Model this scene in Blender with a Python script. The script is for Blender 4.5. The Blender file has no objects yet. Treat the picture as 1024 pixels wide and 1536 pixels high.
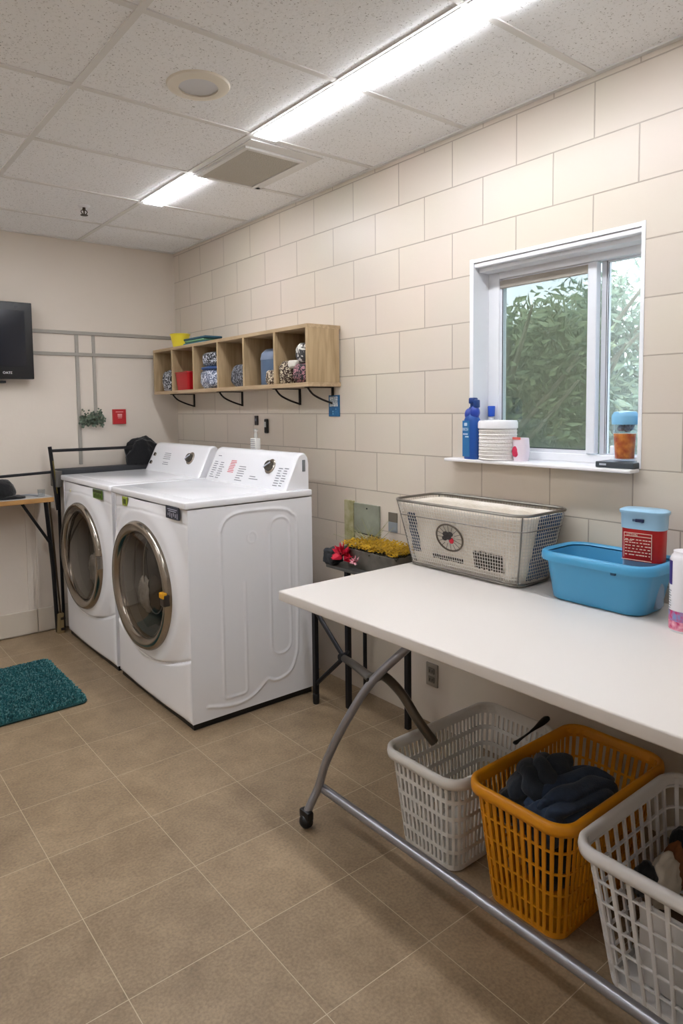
import bpy, bmesh, math, random
from mathutils import Vector, Matrix, noise
PI = math.pi
sc = bpy.context.scene
COL = sc.collection
LOC = {}

# ---------------------------------------------------------------- helpers
def lin(c):
    return c / 12.92 if c <= 0.04045 else ((c + 0.055) / 1.055) ** 2.4

def hx(s, a=1.0):
    s = s.lstrip('#')
    return tuple(lin(int(s[i:i + 2], 16) / 255) for i in (0, 2, 4)) + (a,)

MATS = {}
def M(name, col='#ffffff', rough=.5, metal=0., spec=.5, noise=None, bump=None, coat=0., sheen=0., emit=None, trans=0., ior=1.45, aniso=None):
    """plain procedural material; noise=(scale, second colour, amount) bump=(scale, strength)"""
    if name in MATS:
        return MATS[name]
    m = bpy.data.materials.new(name); m.use_nodes = True
    nt = m.node_tree; b = nt.nodes['Principled BSDF']
    b.inputs['Base Color'].default_value = hx(col)
    b.inputs['Roughness'].default_value = rough
    b.inputs['Metallic'].default_value = metal
    b.inputs['Specular IOR Level'].default_value = spec
    b.inputs['Coat Weight'].default_value = coat
    b.inputs['Sheen Weight'].default_value = sheen
    b.inputs['Transmission Weight'].default_value = trans
    b.inputs['IOR'].default_value = ior
    if emit:
        b.inputs['Emission Color'].default_value = hx(emit[0]); b.inputs['Emission Strength'].default_value = emit[1]
    tc = nt.nodes.new('ShaderNodeTexCoord')
    if noise:
        n = nt.nodes.new('ShaderNodeTexNoise'); n.inputs['Scale'].default_value = noise[0]; n.inputs['Detail'].default_value = 5
        r = nt.nodes.new('ShaderNodeValToRGB'); r.color_ramp.elements[0].position = .35; r.color_ramp.elements[1].position = .65
        c1 = hx(col); c2 = hx(noise[1]); k = noise[2]
        r.color_ramp.elements[0].color = c1
        r.color_ramp.elements[1].color = tuple(c1[i] * (1 - k) + c2[i] * k for i in range(3)) + (1,)
        nt.links.new(tc.outputs['Object'], n.inputs['Vector']); nt.links.new(n.outputs['Fac'], r.inputs['Fac'])
        nt.links.new(r.outputs['Color'], b.inputs['Base Color'])
    if bump:
        n = nt.nodes.new('ShaderNodeTexNoise'); n.inputs['Scale'].default_value = bump[0]; n.inputs['Detail'].default_value = 4
        bp = nt.nodes.new('ShaderNodeBump'); bp.inputs['Strength'].default_value = bump[1]; bp.inputs['Distance'].default_value = .01
        nt.links.new(tc.outputs['Object'], n.inputs['Vector']); nt.links.new(n.outputs['Fac'], bp.inputs['Height'])
        nt.links.new(bp.outputs['Normal'], b.inputs['Normal'])
    MATS[name] = m
    return m

def obj(name, bm, mat, parent=None, smooth=False, angle=40):
    """link a bmesh given in world coordinates as ONE object; children get coordinates local to their thing"""
    me = bpy.data.meshes.new(name)
    if parent is not None:
        off = Vector(LOC[parent.name])
    else:
        vs = [v.co for v in bm.verts]
        off = Vector(((min(v.x for v in vs) + max(v.x for v in vs)) / 2, (min(v.y for v in vs) + max(v.y for v in vs)) / 2, min(v.z for v in vs)))
    bmesh.ops.translate(bm, verts=bm.verts, vec=-off)
    bmesh.ops.recalc_face_normals(bm, faces=bm.faces)
    bm.to_mesh(me); bm.free()
    for m_ in (mat if isinstance(mat, (list, tuple)) else [mat]):
        me.materials.append(m_)
    if smooth:
        for p in me.polygons: p.use_smooth = True
        try:
            me.set_sharp_from_angle(angle=math.radians(angle))
        except Exception:
            pass
    o = bpy.data.objects.new(name, me); COL.objects.link(o)
    if parent is not None:
        o.parent = parent
        LOC[o.name] = tuple(off)
    else:
        o.location = off
        LOC[o.name] = tuple(off)
    return o

def thing(name, label, cat, loc, group=None):
    o = bpy.data.objects.new(name, None); COL.objects.link(o)
    o.empty_display_size = .05
    o.location = loc; LOC[o.name] = tuple(loc)
    o['label'] = label; o['category'] = cat
    if group: o['group'] = group
    return o

def tag(o, label, cat, group=None, kind=None):
    o['label'] = label; o['category'] = cat
    if group: o['group'] = group
    if kind: o['kind'] = kind
    return o

def struct(name, bm, mat, smooth=False):
    o = obj(name, bm, mat, smooth=smooth); o['kind'] = 'structure'
    return o

def B():
    return bmesh.new()

def box(bm, x0, x1, y0, y1, z0, z1, bevel=0., segs=2, mi=0, rot=None, piv=None):
    r = bmesh.ops.create_cube(bm, size=1)
    vs = r['verts']
    for v in vs:
        v.co = Vector(((x0 + x1) / 2 + v.co.x * (x1 - x0), (y0 + y1) / 2 + v.co.y * (y1 - y0), (z0 + z1) / 2 + v.co.z * (z1 - z0)))
    fs = set(f for v in vs for f in v.link_faces)
    for f in fs: f.material_index = mi
    if bevel > 0:
        es = list(set(e for v in vs for e in v.link_edges))
        rr = bmesh.ops.bevel(bm, geom=es, offset=bevel, segments=segs, profile=.5, affect='EDGES')
        vs = list(set([v for f in rr['faces'] for v in f.verts]) | set(v for v in vs if v.is_valid))
        for f in rr['faces']: f.material_index = mi
    if rot is not None:
        c = Vector(piv) if piv else Vector(((x0 + x1) / 2, (y0 + y1) / 2, (z0 + z1) / 2))
        bmesh.ops.rotate(bm, verts=vs, cent=c, matrix=rot)
    return vs

def loft(bm, secs, cap0=True, cap1=True, closed=True, mi=0):
    rings = [[bm.verts.new(p) for p in s] for s in secs]
    n = len(rings[0])
    for a, b in zip(rings, rings[1:]):
        for i in range(n if closed else n - 1):
            j = (i + 1) % n
            f = bm.faces.new((a[i], a[j], b[j], b[i])); f.material_index = mi
    if cap0: bm.faces.new(rings[0][::-1]).material_index = mi
    if cap1: bm.faces.new(rings[-1]).material_index = mi
    return rings

def rrect(cx, cy, hx_, hy_, r, z, n=6):
    r = min(r, hx_ - 1e-4, hy_ - 1e-4); pts = []
    for (sx, sy, a0) in ((1, 1, 0), (-1, 1, 90), (-1, -1, 180), (1, -1, 270)):
        for k in range(n + 1):
            a = math.radians(a0 + 90 * k / n)
            pts.append(Vector((cx + sx * (hx_ - r) + r * math.cos(a), cy + sy * (hy_ - r) + r * math.sin(a), z)))
    return pts

def smoothpts(pts, k=6):
    P = [Vector(p) for p in pts]; out = []
    for i in range(len(P) - 1):
        p0 = P[i - 1] if i else P[0]; p1 = P[i]; p2 = P[i + 1]; p3 = P[i + 2] if i + 2 < len(P) else P[-1]
        for j in range(k):
            t = j / k
            out.append(.5 * ((2 * p1) + (p2 - p0) * t + (2 * p0 - 5 * p1 + 4 * p2 - p3) * t * t + (-p0 + 3 * p1 - 3 * p2 + p3) * t ** 3))
    out.append(P[-1])
    return out

def tube(bm, pts, r, segs=10, closed=False, mi=0, flat=1.0, cap=True):
    P = [Vector(p) for p in pts]; n = len(P)
    rs = r if isinstance(r, (list, tuple)) else [r] * n
    def tan(i):
        if closed: return (P[(i + 1) % n] - P[i - 1]).normalized()
        return (P[min(i + 1, n - 1)] - P[max(i - 1, 0)]).normalized()
    t0 = tan(0)
    u = t0.cross(Vector((0, 0, 1)))
    if u.length < .1: u = t0.cross(Vector((0, 1, 0)))
    u.normalize(); secs = []
    for i in range(n):
        t = tan(i)
        u = (u - t * u.dot(t)).normalized(); w = t.cross(u)
        secs.append([P[i] + rs[i] * (math.cos(2 * PI * k / segs) * u + flat * math.sin(2 * PI * k / segs) * w) for k in range(segs)])
    if closed: secs.append(secs[0])
    if closed:
        rings = [[bm.verts.new(p) for p in s] for s in secs[:-1]]
        for a in range(n):
            ra, rb = rings[a], rings[(a + 1) % n]
            for i in range(segs):
                j = (i + 1) % segs
                bm.faces.new((ra[i], ra[j], rb[j], rb[i])).material_index = mi
    else:
        loft(bm, secs, cap, cap, mi=mi)

def lathe(bm, prof, axis='z', c=(0, 0, 0), segs=32, sy=1., sz=1., mi=0, cap0=False, cap1=False):
    """prof = [(radius, height along axis)]"""
    c = Vector(c); secs = []
    for r, h in prof:
        s = []
        for k in range(segs):
            a = 2 * PI * k / segs; p, q = r * math.cos(a) * sy, r * math.sin(a) * sz
            s.append(c + (Vector((p, q, h)) if axis == 'z' else Vector((h, p, q)) if axis == 'x' else Vector((p, h, q))))
        secs.append(s)
    loft(bm, secs, cap0, cap1, mi=mi)

def blob(bm, c, r, seed=0, amp=.25, freq=3., sub=4, flatz=None, ridge=True, mi=0, sq=1., fold=None):
    """crumpled soft lump (cloth)"""
    res = bmesh.ops.create_icosphere(bm, subdivisions=sub, radius=1.)
    c = Vector(c); so = Vector((seed * 3.7, seed * 1.3, seed * 7.1))
    for v in res['verts']:
        d = v.co.normalized(); s = d * freq + so
        n1 = noise.noise(s); n2 = noise.noise(s * 2.1 + Vector((5, 5, 5))); n3 = noise.noise(s * 4.7)
        k = 1 + amp * ((1 - 2 * abs(n1)) * .8 - .3 + .5 * (1 - 2 * abs(n2)) * .6 + .2 * n3 if ridge else n1 + .4 * n2 + .2 * n3)
        if fold:
            a_ = Vector(fold[:3]).normalized(); w_ = d.dot(a_) * fold[3] + 1.6 * noise.noise(d * 1.4 + so)
            sn = math.sin(w_); k = 1 + amp * (1.5 * abs(sn) ** .7 - .9) + .10 * noise.noise(d * 1.7 + so * 2) + .012 * noise.noise(d * 9 + so)
        e_ = [math.copysign(abs(t_) ** sq, t_) for t_ in d]
        p = Vector((e_[0] * r[0], e_[1] * r[1], e_[2] * r[2])) * k + c
        if flatz is not None and p.z < flatz: p.z = flatz + .0005 * noise.noise(s * 9)
        v.co = p
    for v in res['verts']:
        for f in v.link_faces: f.material_index = mi

def text_bm(s, size, origin, face='x', depth=.0006, align='LEFT', spacing=1.):
    """flat lettering as a bmesh; face='x': on a surface that looks towards -x; 'y': towards -y; 'z': lying"""
    cu = bpy.data.curves.new('lettering', 'FONT'); cu.body = s; cu.size = size; cu.extrude = depth / 2
    cu.align_x = align; cu.space_character = spacing; cu.resolution_u = 2
    o = bpy.data.objects.new('lettering', cu); COL.objects.link(o)
    bpy.context.view_layer.update()
    me = bpy.data.meshes.new_from_object(o.evaluated_get(bpy.context.evaluated_depsgraph_get()))
    bpy.data.objects.remove(o); bpy.data.curves.remove(cu)
    bm = B(); bm.from_mesh(me); bpy.data.meshes.remove(me)
    R_ = {'x': Matrix(((0, 0, -1), (-1, 0, 0), (0, 1, 0))), 'y': Matrix(((1, 0, 0), (0, 0, -1), (0, 1, 0))), 'z': Matrix.Identity(3)}[face] if not isinstance(face, Matrix) else face
    for v in bm.verts: v.co = R_ @ v.co + Vector(origin)
    return bm

def nodes_mat(name):
    m = bpy.data.materials.new(name); m.use_nodes = True
    return m, m.node_tree, m.node_tree.nodes['Principled BSDF']

# ---------------------------------------------------------------- dimensions of the room
W, D, C = 2.10, 4.25, 2.415
XL, YF = -1.75, -1.6
# ---------------------------------------------------------------- setting materials
def wall_block_mat():
    m, nt, b = nodes_mat('painted_block')
    g = nt.nodes.new('ShaderNodeNewGeometry'); s = nt.nodes.new('ShaderNodeSeparateXYZ'); nt.links.new(g.outputs['Position'], s.inputs[0])
    cb = nt.nodes.new('ShaderNodeCombineXYZ')
    def off(out, d):
        a = nt.nodes.new('ShaderNodeMath'); a.operation = 'ADD'; a.inputs[1].default_value = d; nt.links.new(out, a.inputs[0]); return a.outputs[0]
    nt.links.new(off(s.outputs['Y'], -1.066 + .296 * 20), cb.inputs[0]); nt.links.new(off(s.outputs['Z'], -1.149 + .1775 * 20), cb.inputs[1])
    br = nt.nodes.new('ShaderNodeTexBrick'); br.inputs['Scale'].default_value = 1; br.offset = .5; br.squash = 1
    br.inputs['Brick Width'].default_value = .296; br.inputs['Row Height'].default_value = .1775
    br.inputs['Mortar Size'].default_value = .0026; br.inputs['Mortar Smooth'].default_value = .35
    br.inputs['Color1'].default_value = hx('#dacfc0'); br.inputs['Color2'].default_value = hx('#d5cabc'); br.inputs['Mortar'].default_value = hx('#b2a698')
    br.inputs['Bias'].default_value = 0
    nt.links.new(cb.outputs[0], br.inputs['Vector'])
    gt = nt.nodes.new('ShaderNodeMath'); gt.operation = 'GREATER_THAN'; gt.inputs[1].default_value = .70; nt.links.new(s.outputs['Z'], gt.inputs[0])
    fm = nt.nodes.new('ShaderNodeMath'); fm.operation = 'MULTIPLY'; nt.links.new(gt.outputs[0], fm.inputs[0]); nt.links.new(br.outputs['Fac'], fm.inputs[1])
    low = nt.nodes.new('ShaderNodeMix'); low.data_type = 'RGBA'; nt.links.new(gt.outputs[0], low.inputs[0]); low.inputs[6].default_value = hx('#d5cabc'); nt.links.new(br.outputs['Color'], low.inputs[7])
    n = nt.nodes.new('ShaderNodeTexNoise'); n.inputs['Scale'].default_value = 2.2; n.inputs['Detail'].default_value = 3; nt.links.new(g.outputs['Position'], n.inputs['Vector'])
    mx = nt.nodes.new('ShaderNodeMix'); mx.data_type = 'RGBA'; mx.blend_type = 'MULTIPLY'; mx.inputs[0].default_value = .10
    nt.links.new(low.outputs[2], mx.inputs[6]); nt.links.new(n.outputs['Color'], mx.inputs[7]); nt.links.new(mx.outputs[2], b.inputs['Base Color'])
    bp = nt.nodes.new('ShaderNodeBump'); bp.invert = True; bp.inputs['Strength'].default_value = .55; bp.inputs['Distance'].default_value = .004
    nt.links.new(fm.outputs[0], bp.inputs['Height'])
    n2 = nt.nodes.new('ShaderNodeTexNoise'); n2.inputs['Scale'].default_value = 55; nt.links.new(g.outputs['Position'], n2.inputs['Vector'])
    bp2 = nt.nodes.new('ShaderNodeBump'); bp2.inputs['Strength'].default_value = .05; bp2.inputs['Distance'].default_value = .004
    nt.links.new(n2.outputs['Fac'], bp2.inputs['Height']); nt.links.new(bp.outputs['Normal'], bp2.inputs['Normal']); nt.links.new(bp2.outputs['Normal'], b.inputs['Normal'])
    b.inputs['Roughness'].default_value = .36
    return m

def ceiling_mat():
    m, nt, b = nodes_mat('speckled_ceiling_tile')
    g = nt.nodes.new('ShaderNodeNewGeometry')
    n = nt.nodes.new('ShaderNodeTexNoise'); n.inputs['Scale'].default_value = 165; n.inputs['Detail'].default_value = 2; n.inputs['Roughness'].default_value = .6
    nt.links.new(g.outputs['Position'], n.inputs['Vector'])
    r = nt.nodes.new('ShaderNodeValToRGB'); e = r.color_ramp.elements
    e[0].position = .30; e[0].color = hx('#a5a3a0'); e[1].position = .37; e[1].color = hx('#f6f7f8')
    nt.links.new(n.outputs['Fac'], r.inputs['Fac'])
    n2 = nt.nodes.new('ShaderNodeTexNoise'); n2.inputs['Scale'].default_value = 75; n2.inputs['Detail'].default_value = 3
    nt.links.new(g.outputs['Position'], n2.inputs['Vector'])
    r2 = nt.nodes.new('ShaderNodeValToRGB'); e = r2.color_ramp.elements
    e[0].position = .28; e[0].color = (.86, .86, .85, 1); e[1].position = .40; e[1].color = (1, 1, 1, 1)
    nt.links.new(n2.outputs['Fac'], r2.inputs['Fac'])
    mx = nt.nodes.new('ShaderNodeMix'); mx.data_type = 'RGBA'; mx.blend_type = 'MULTIPLY'; mx.inputs[0].default_value = 1
    nt.links.new(r.outputs['Color'], mx.inputs[6]); nt.links.new(r2.outputs['Color'], mx.inputs[7]); nt.links.new(mx.outputs[2], b.inputs['Base Color'])
    bp = nt.nodes.new('ShaderNodeBump'); bp.inputs['Strength'].default_value = .3; bp.inputs['Distance'].default_value = .003
    nt.links.new(n2.outputs['Fac'], bp.inputs['Height']); nt.links.new(bp.outputs['Normal'], b.inputs['Normal'])
    b.inputs['Roughness'].default_value = .9
    return m

def floor_mat():
    m, nt, b = nodes_mat('stone_look_floor_tile')
    g = nt.nodes.new('ShaderNodeNewGeometry'); mp = nt.nodes.new('ShaderNodeMapping')
    mp.inputs['Location'].default_value = (-.54 + .335 * 30, -1.115 + .3125 * 30, 0)
    nt.links.new(g.outputs['Position'], mp.inputs['Vector'])
    br = nt.nodes.new('ShaderNodeTexBrick'); br.inputs['Scale'].default_value = 1; br.offset = 0
    br.inputs['Brick Width'].default_value = .335; br.inputs['Row Height'].default_value = .3125
    br.inputs['Mortar Size'].default_value = .0011; br.inputs['Mortar Smooth'].default_value = .2
    br.inputs['Color1'].default_value = (1, 1, 1, 1); br.inputs['Color2'].default_value = (.88, .88, .88, 1)
    br.inputs['Mortar'].default_value = (1, 1, 1, 1); nt.links.new(mp.outputs[0], br.inputs['Vector'])
    n = nt.nodes.new('ShaderNodeTexNoise'); n.inputs['Scale'].default_value = 6; n.inputs['Detail'].default_value = 9; n.inputs['Roughness'].default_value = .72; n.inputs['Distortion'].default_value = .25
    nt.links.new(g.outputs['Position'], n.inputs['Vector'])
    r = nt.nodes.new('ShaderNodeValToRGB'); e = r.color_ramp.elements
    e[0].position = .3; e[0].color = hx('#89745a'); e[1].position = .72; e[1].color = hx('#b0997b')
    nt.links.new(n.outputs['Fac'], r.inputs['Fac'])
    n3 = nt.nodes.new('ShaderNodeTexNoise'); n3.inputs['Scale'].default_value = 120; n3.inputs['Detail'].default_value = 3; nt.links.new(g.outputs['Position'], n3.inputs['Vector'])
    r3 = nt.nodes.new('ShaderNodeValToRGB'); e = r3.color_ramp.elements
    e[0].position = .3; e[0].color = (.72, .72, .72, 1); e[1].position = .65; e[1].color = (1.0, 1.0, 1.0, 1); nt.links.new(n3.outputs['Fac'], r3.inputs['Fac'])
    def mul(a, b_, f=1):
        mx = nt.nodes.new('ShaderNodeMix'); mx.data_type = 'RGBA'; mx.blend_type = 'MULTIPLY'; mx.inputs[0].default_value = f
        nt.links.new(a, mx.inputs[6]); nt.links.new(b_, mx.inputs[7]); return mx.outputs[2]
    base = mul(mul(r.outputs['Color'], r3.outputs['Color']), br.outputs['Color'])
    mx = nt.nodes.new('ShaderNodeMix'); mx.data_type = 'RGBA'; nt.links.new(br.outputs['Fac'], mx.inputs[0]); nt.links.new(base, mx.inputs[6]); mx.inputs[7].default_value = hx('#bfae93')
    nt.links.new(mx.outputs[2], b.inputs['Base Color'])
    rr = nt.nodes.new('ShaderNodeMapRange'); rr.inputs[3].default_value = .34; rr.inputs[4].default_value = .5; nt.links.new(n.outputs['Fac'], rr.inputs[0]); nt.links.new(rr.outputs[0], b.inputs['Roughness'])
    bp = nt.nodes.new('ShaderNodeBump'); bp.inputs['Strength'].default_value = .12; bp.inputs['Distance'].default_value = .003; nt.links.new(n3.outputs['Fac'], bp.inputs['Height'])
    bp2 = nt.nodes.new('ShaderNodeBump'); bp2.invert = True; bp2.inputs['Strength'].default_value = .5; bp2.inputs['Distance'].default_value = .002
    nt.links.new(br.outputs['Fac'], bp2.inputs['Height']); nt.links.new(bp.outputs['Normal'], bp2.inputs['Normal']); nt.links.new(bp2.outputs['Normal'], b.inputs['Normal'])
    return m

def wood_mat(name, c1, c2, axis='Y', rough=.5):
    m, nt, b = nodes_mat(name)
    g = nt.nodes.new('ShaderNodeTexCoord'); mp = nt.nodes.new('ShaderNodeMapping')
    mp.inputs['Scale'].default_value = {'Y': (22, 2.0, 22), 'X': (2.0, 22, 22), 'Z': (22, 22, 2.0)}[axis]
    nt.links.new(g.outputs['Object'], mp.inputs['Vector'])
    n = nt.nodes.new('ShaderNodeTexNoise'); n.inputs['Scale'].default_value = 1.6; n.inputs['Detail'].default_value = 6; n.inputs['Distortion'].default_value = 1.2; nt.links.new(mp.outputs[0], n.inputs['Vector'])
    r = nt.nodes.new('ShaderNodeValToRGB'); e = r.color_ramp.elements
    e[0].position = .32; e[0].color = hx(c1); e[1].position = .66; e[1].color = hx(c2); nt.links.new(n.outputs['Fac'], r.inputs['Fac'])
    nt.links.new(r.outputs['Color'], b.inputs['Base Color']); b.inputs['Roughness'].default_value = rough
    return m

def glass_mat(name, tint, refl=.08, rough=.02, ior=1.45):
    m, nt, b = nodes_mat(name); nt.nodes.remove(b)
    o = nt.nodes['Material Output']; t = nt.nodes.new('ShaderNodeBsdfTransparent'); t.inputs[0].default_value = tint
    gl = nt.nodes.new('ShaderNodeBsdfGlossy'); gl.inputs['Roughness'].default_value = rough
    lw = nt.nodes.new('ShaderNodeFresnel'); lw.inputs['IOR'].default_value = ior
    ad = nt.nodes.new('ShaderNodeMath'); ad.operation = 'ADD'; ad.use_clamp = True; ad.inputs[1].default_value = refl; nt.links.new(lw.outputs[0], ad.inputs[0])
    gm = nt.nodes.new('ShaderNodeNewGeometry'); iv = nt.nodes.new('ShaderNodeMath'); iv.operation = 'SUBTRACT'; iv.inputs[0].default_value = 1; nt.links.new(gm.outputs['Backfacing'], iv.inputs[1])
    ml = nt.nodes.new('ShaderNodeMath'); ml.operation = 'MULTIPLY'; nt.links.new(ad.outputs[0], ml.inputs[0]); nt.links.new(iv.outputs[0], ml.inputs[1])
    mx = nt.nodes.new('ShaderNodeMixShader'); nt.links.new(ml.outputs[0], mx.inputs[0]); nt.links.new(t.outputs[0], mx.inputs[1]); nt.links.new(gl.outputs[0], mx.inputs[2]); nt.links.new(mx.outputs[0], o.inputs[0])
    return m

def haze_tinted_glass():
    m, nt, b = nodes_mat('haze_tinted_window_glass'); o = nt.nodes['Material Output']
    b.inputs['Base Color'].default_value = hx('#aebab5'); b.inputs['Roughness'].default_value = .12  # window haze mixed into the pane as a pale even colour
    t = nt.nodes.new('ShaderNodeBsdfTransparent'); mx = nt.nodes.new('ShaderNodeMixShader'); mx.inputs[0].default_value = .36
    nt.links.new(t.outputs[0], mx.inputs[1]); nt.links.new(b.outputs[0], mx.inputs[2]); nt.links.new(mx.outputs[0], o.inputs[0])
    return m

def screen_mat():
    m, nt, b = nodes_mat('insect_screen_mesh'); o = nt.nodes['Material Output']
    b.inputs['Base Color'].default_value = hx('#8a8a7c'); b.inputs['Roughness'].default_value = .8
    t = nt.nodes.new('ShaderNodeBsdfTransparent'); mx = nt.nodes.new('ShaderNodeMixShader'); mx.inputs[0].default_value = .55
    nt.links.new(t.outputs[0], mx.inputs[1]); nt.links.new(b.outputs[0], mx.inputs[2]); nt.links.new(mx.outputs[0], o.inputs[0])
    return m

block = wall_block_mat()
plain_wall = M('painted_plaster', '#ded4c8', rough=.5, noise=(1.3, '#d6cbbe', .6), bump=(40, .05))
grey_metal = M('grey_tube_metal', '#8d8e93', rough=.34, metal=.85)
bronze_tube = M('dark_grey_tube', '#6b665e', rough=.3, metal=.85)
black_metal = M('black_powder_coat', '#16161a', rough=.42, metal=.2)
white_paint = M('white_window_vinyl', '#eceef2', rough=.35)
appliance = M('white_enamel', '#f1f2f6', rough=.22, coat=.3)
chrome = M('brushed_chrome', '#a8a096', rough=.2, metal=1., noise=(9, '#8f887d', .6))
black_plastic = M('black_plastic', '#111113', rough=.35)
dark_cloth = M('black_cloth', '#0e0f12', rough=.95, sheen=.3, bump=(60, .4))

# ---------------------------------------------------------------- room shell
bm = B(); box(bm, XL, W + .2, YF, D, -.1, 0); struct('floor', bm, floor_mat())
bm = B(); box(bm, XL - .1, W + .2, YF - .1, D + .1, C, C + .12); struct('ceiling', bm, ceiling_mat())
HY0, HY1, HZ0, HZ1 = 1.043, 1.714, 1.152, 1.914
bm = B()
box(bm, W, W + .2, YF, HY0, 0, C); box(bm, W, W + .2, HY1, D, 0, C)
box(bm, W, W + .2, HY0, HY1, 0, HZ0); box(bm, W, W + .2, HY0, HY1, HZ1, C)
struct('wall_right', bm, block)
bm = B(); box(bm, XL - .1, W + .2, D, D + .1, 0, C); struct('wall_back', bm, plain_wall)
bm = B(); box(bm, XL - .1, XL, YF, D, 0, C); struct('wall_left', bm, plain_wall)
bm = B(); box(bm, XL - .1, W + .2, YF - .1, YF, 0, C); struct('wall_front', bm, plain_wall)
bm = B()
for a, b_ in ((XL, -.9), (-.897, .1), (.103, 1.116), (1.119, W)): box(bm, a, b_, D - .014, D, .006, .15, .004)
struct('baseboard_back', bm, M('baseboard_paint', '#cdc3b4', rough=.5))
# thin flat pilaster strips low on the back wall
bm = B(); box(bm, 1.07, 1.10, D - .008, D, .15, .83); box(bm, 1.125, 1.14, D - .006, D, .15, .83)
struct('trim_2', bm, plain_wall)
# ceiling grid
grid = M('ceiling_grid_paint', '#e2e1de', rough=.55)
bm = B()
YL = [1.213 + .5195 * k for k in range(-5, 6)]
XLs = [.105 + .675 * k for k in range(-2, 3)]
for y in YL: box(bm, XL, W, y - .011, y + .011, C - .004, C + .001)
for x in XLs: box(bm, x - .011, x + .011, YF, D, C - .0045, C + .001)
box(bm, W - .018, W, YF, D, C - .006, C + .001); box(bm, XL, W, D - .018, D, C - .006, C + .001)
struct('trim_1', bm, grid)
# ---------------------------------------------------------------- ceiling fittings
lamp_glow = M('lit_diffuser', '#ffffff', emit=('#f4f6fb', 26.0))
def strip(x0, y0, y1, label, w=.098):
    t = thing('ceiling_light', label, 'ceiling light', (x0 + w / 2, (y0 + y1) / 2, C - .012), 'recessed strip lights in the ceiling')
    bm = B()
    for a in (x0 - .004, x0 + w): box(bm, a, a + .004, y0, y1, C - .007, C - .0045)
    for a in (y0, y1 - .004): box(bm, x0, x0 + w, a, a + .004, C - .007, C - .0045)
    obj('frame', bm, white_paint, t)
    bm = B(); box(bm, x0, x0 + w, y0 + .004, y1 - .004, C - .012, C - .005); obj('diffuser', bm, lamp_glow, t)
sx = 1.4665 - .006
strip(sx, YL[6] - .011 + .022 , YL[7] - .014, 'longest visible strip light nearest the speckled tiles above the window wall') if False else None
spans = [(YL[5] + .012, YL[6] - .012, 'long bright strip light in the middle, its far end by the ceiling grid crossing'),
         (YL[6] + .012, YL[7] - .012, 'bright strip light ending at the corner of the square air vent'),
         (YL[8] + .012, YL[9] - .012, 'farthest strip light, just behind the square air vent'),
         (YL[4] + .012, YL[5] - .012, 'strip light cut off by the top edge of the photo')]
for a, b_, l in spans: strip(sx, a, b_, l)
for k, x in enumerate((.116, -1.234)):  # unseen rows: ceiling glow hints at one, extra strips added as fill light
    for j in ((5, 7, 8, 9) if k == 0 else (1, 5, 8)):
        strip(x, YL[j] + .012, YL[j + 1] - .012, 'unseen strip light serving as fill in the %s row outside the photo' % ('middle' if k == 0 else 'left'))
for j in (2,): strip(sx, YL[j] + .012, YL[j + 1] - .012, 'strip light in the window row behind the photographer')

t = thing('downlight', 'round recessed downlight with white trim ring in the speckled tile', 'ceiling light', (1.105, 2.022, C - .008))
bm = B(); lathe(bm, [(.066, C - .001), (.064, C - .010), (.078, C - .012), (.100, C - .006), (.104, C + .0)], c=(1.105, 2.022, 0), segs=48); obj('trim_ring', bm, M('cream_white', '#e6dfd0', rough=.4), t, True)
bm = B(); lathe(bm, [(.0005, C - .004), (.066, C - .004)], c=(1.105, 2.022, 0), segs=48); obj('lens', bm, M('milky_lens', '#d6d6d8', rough=.3), t)
t = thing('air_vent', 'square flat air return vent between the two strip lights', 'vent', (1.645, 2.56, C - .012))
bm = B()
for (a, b_, c, d) in ((1.492, 1.512, 2.355, 2.775), (1.778, 1.798, 2.355, 2.775), (1.512, 1.778, 2.355, 2.375), (1.512, 1.778, 2.755, 2.775)): box(bm, a, b_, c, d, C - .012, C, .002)
obj('frame', bm, grid, t)
bm = B(); box(bm, 1.51, 1.78, 2.373, 2.757, C - .007, C - .001); obj('grille', bm, M('vent_grey', '#bdb8ac', rough=.7, bump=(220, .6)), t)
bm = B(); box(bm, 1.478, 1.838, 2.292, 2.352, C - .004, C - .0005); box(bm, 1.80, 1.838, 2.352, 2.785, C - .004, C - .0005); box(bm, 1.478, 1.49, 2.352, 2.785, C - .004, C - .0005); obj('panel_plate', bm, grid, t)
t = thing('fire_sprinkler', 'small brass and white sprinkler head hanging from the ceiling', 'sprinkler', (1.245, 3.53, C - .055))
bm = B(); lathe(bm, [(.0, 0), (.032, 0), (.026, -.006), (.012, -.009), (0, -.009)], c=(1.245, 3.53, C), segs=24); obj('escutcheon', bm, white_paint, t, True)
bm = B(); lathe(bm, [(.008, -.008), (.008, -.024), (.004, -.026), (.004, -.04), (.001, -.044)], c=(1.245, 3.53, C), segs=12, cap1=True)
for s in (-1, 1): tube(bm, smoothpts([(1.245 + s * .008, 3.53, C - .02), (1.245 + s * .016, 3.53, C - .03), (1.245 + s * .006, 3.53, C - .045)], 4), .0025, 6)
obj('frame', bm, M('dark_brass', '#4a4238', rough=.4, metal=.7), t, True)
bm = B(); lathe(bm, [(.0005, -.046), (.019, -.046), (.019, -.048), (.0005, -.049)], c=(1.245, 3.53, C), segs=16); obj('deflector', bm, MATS['dark_brass'], t)

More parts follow.
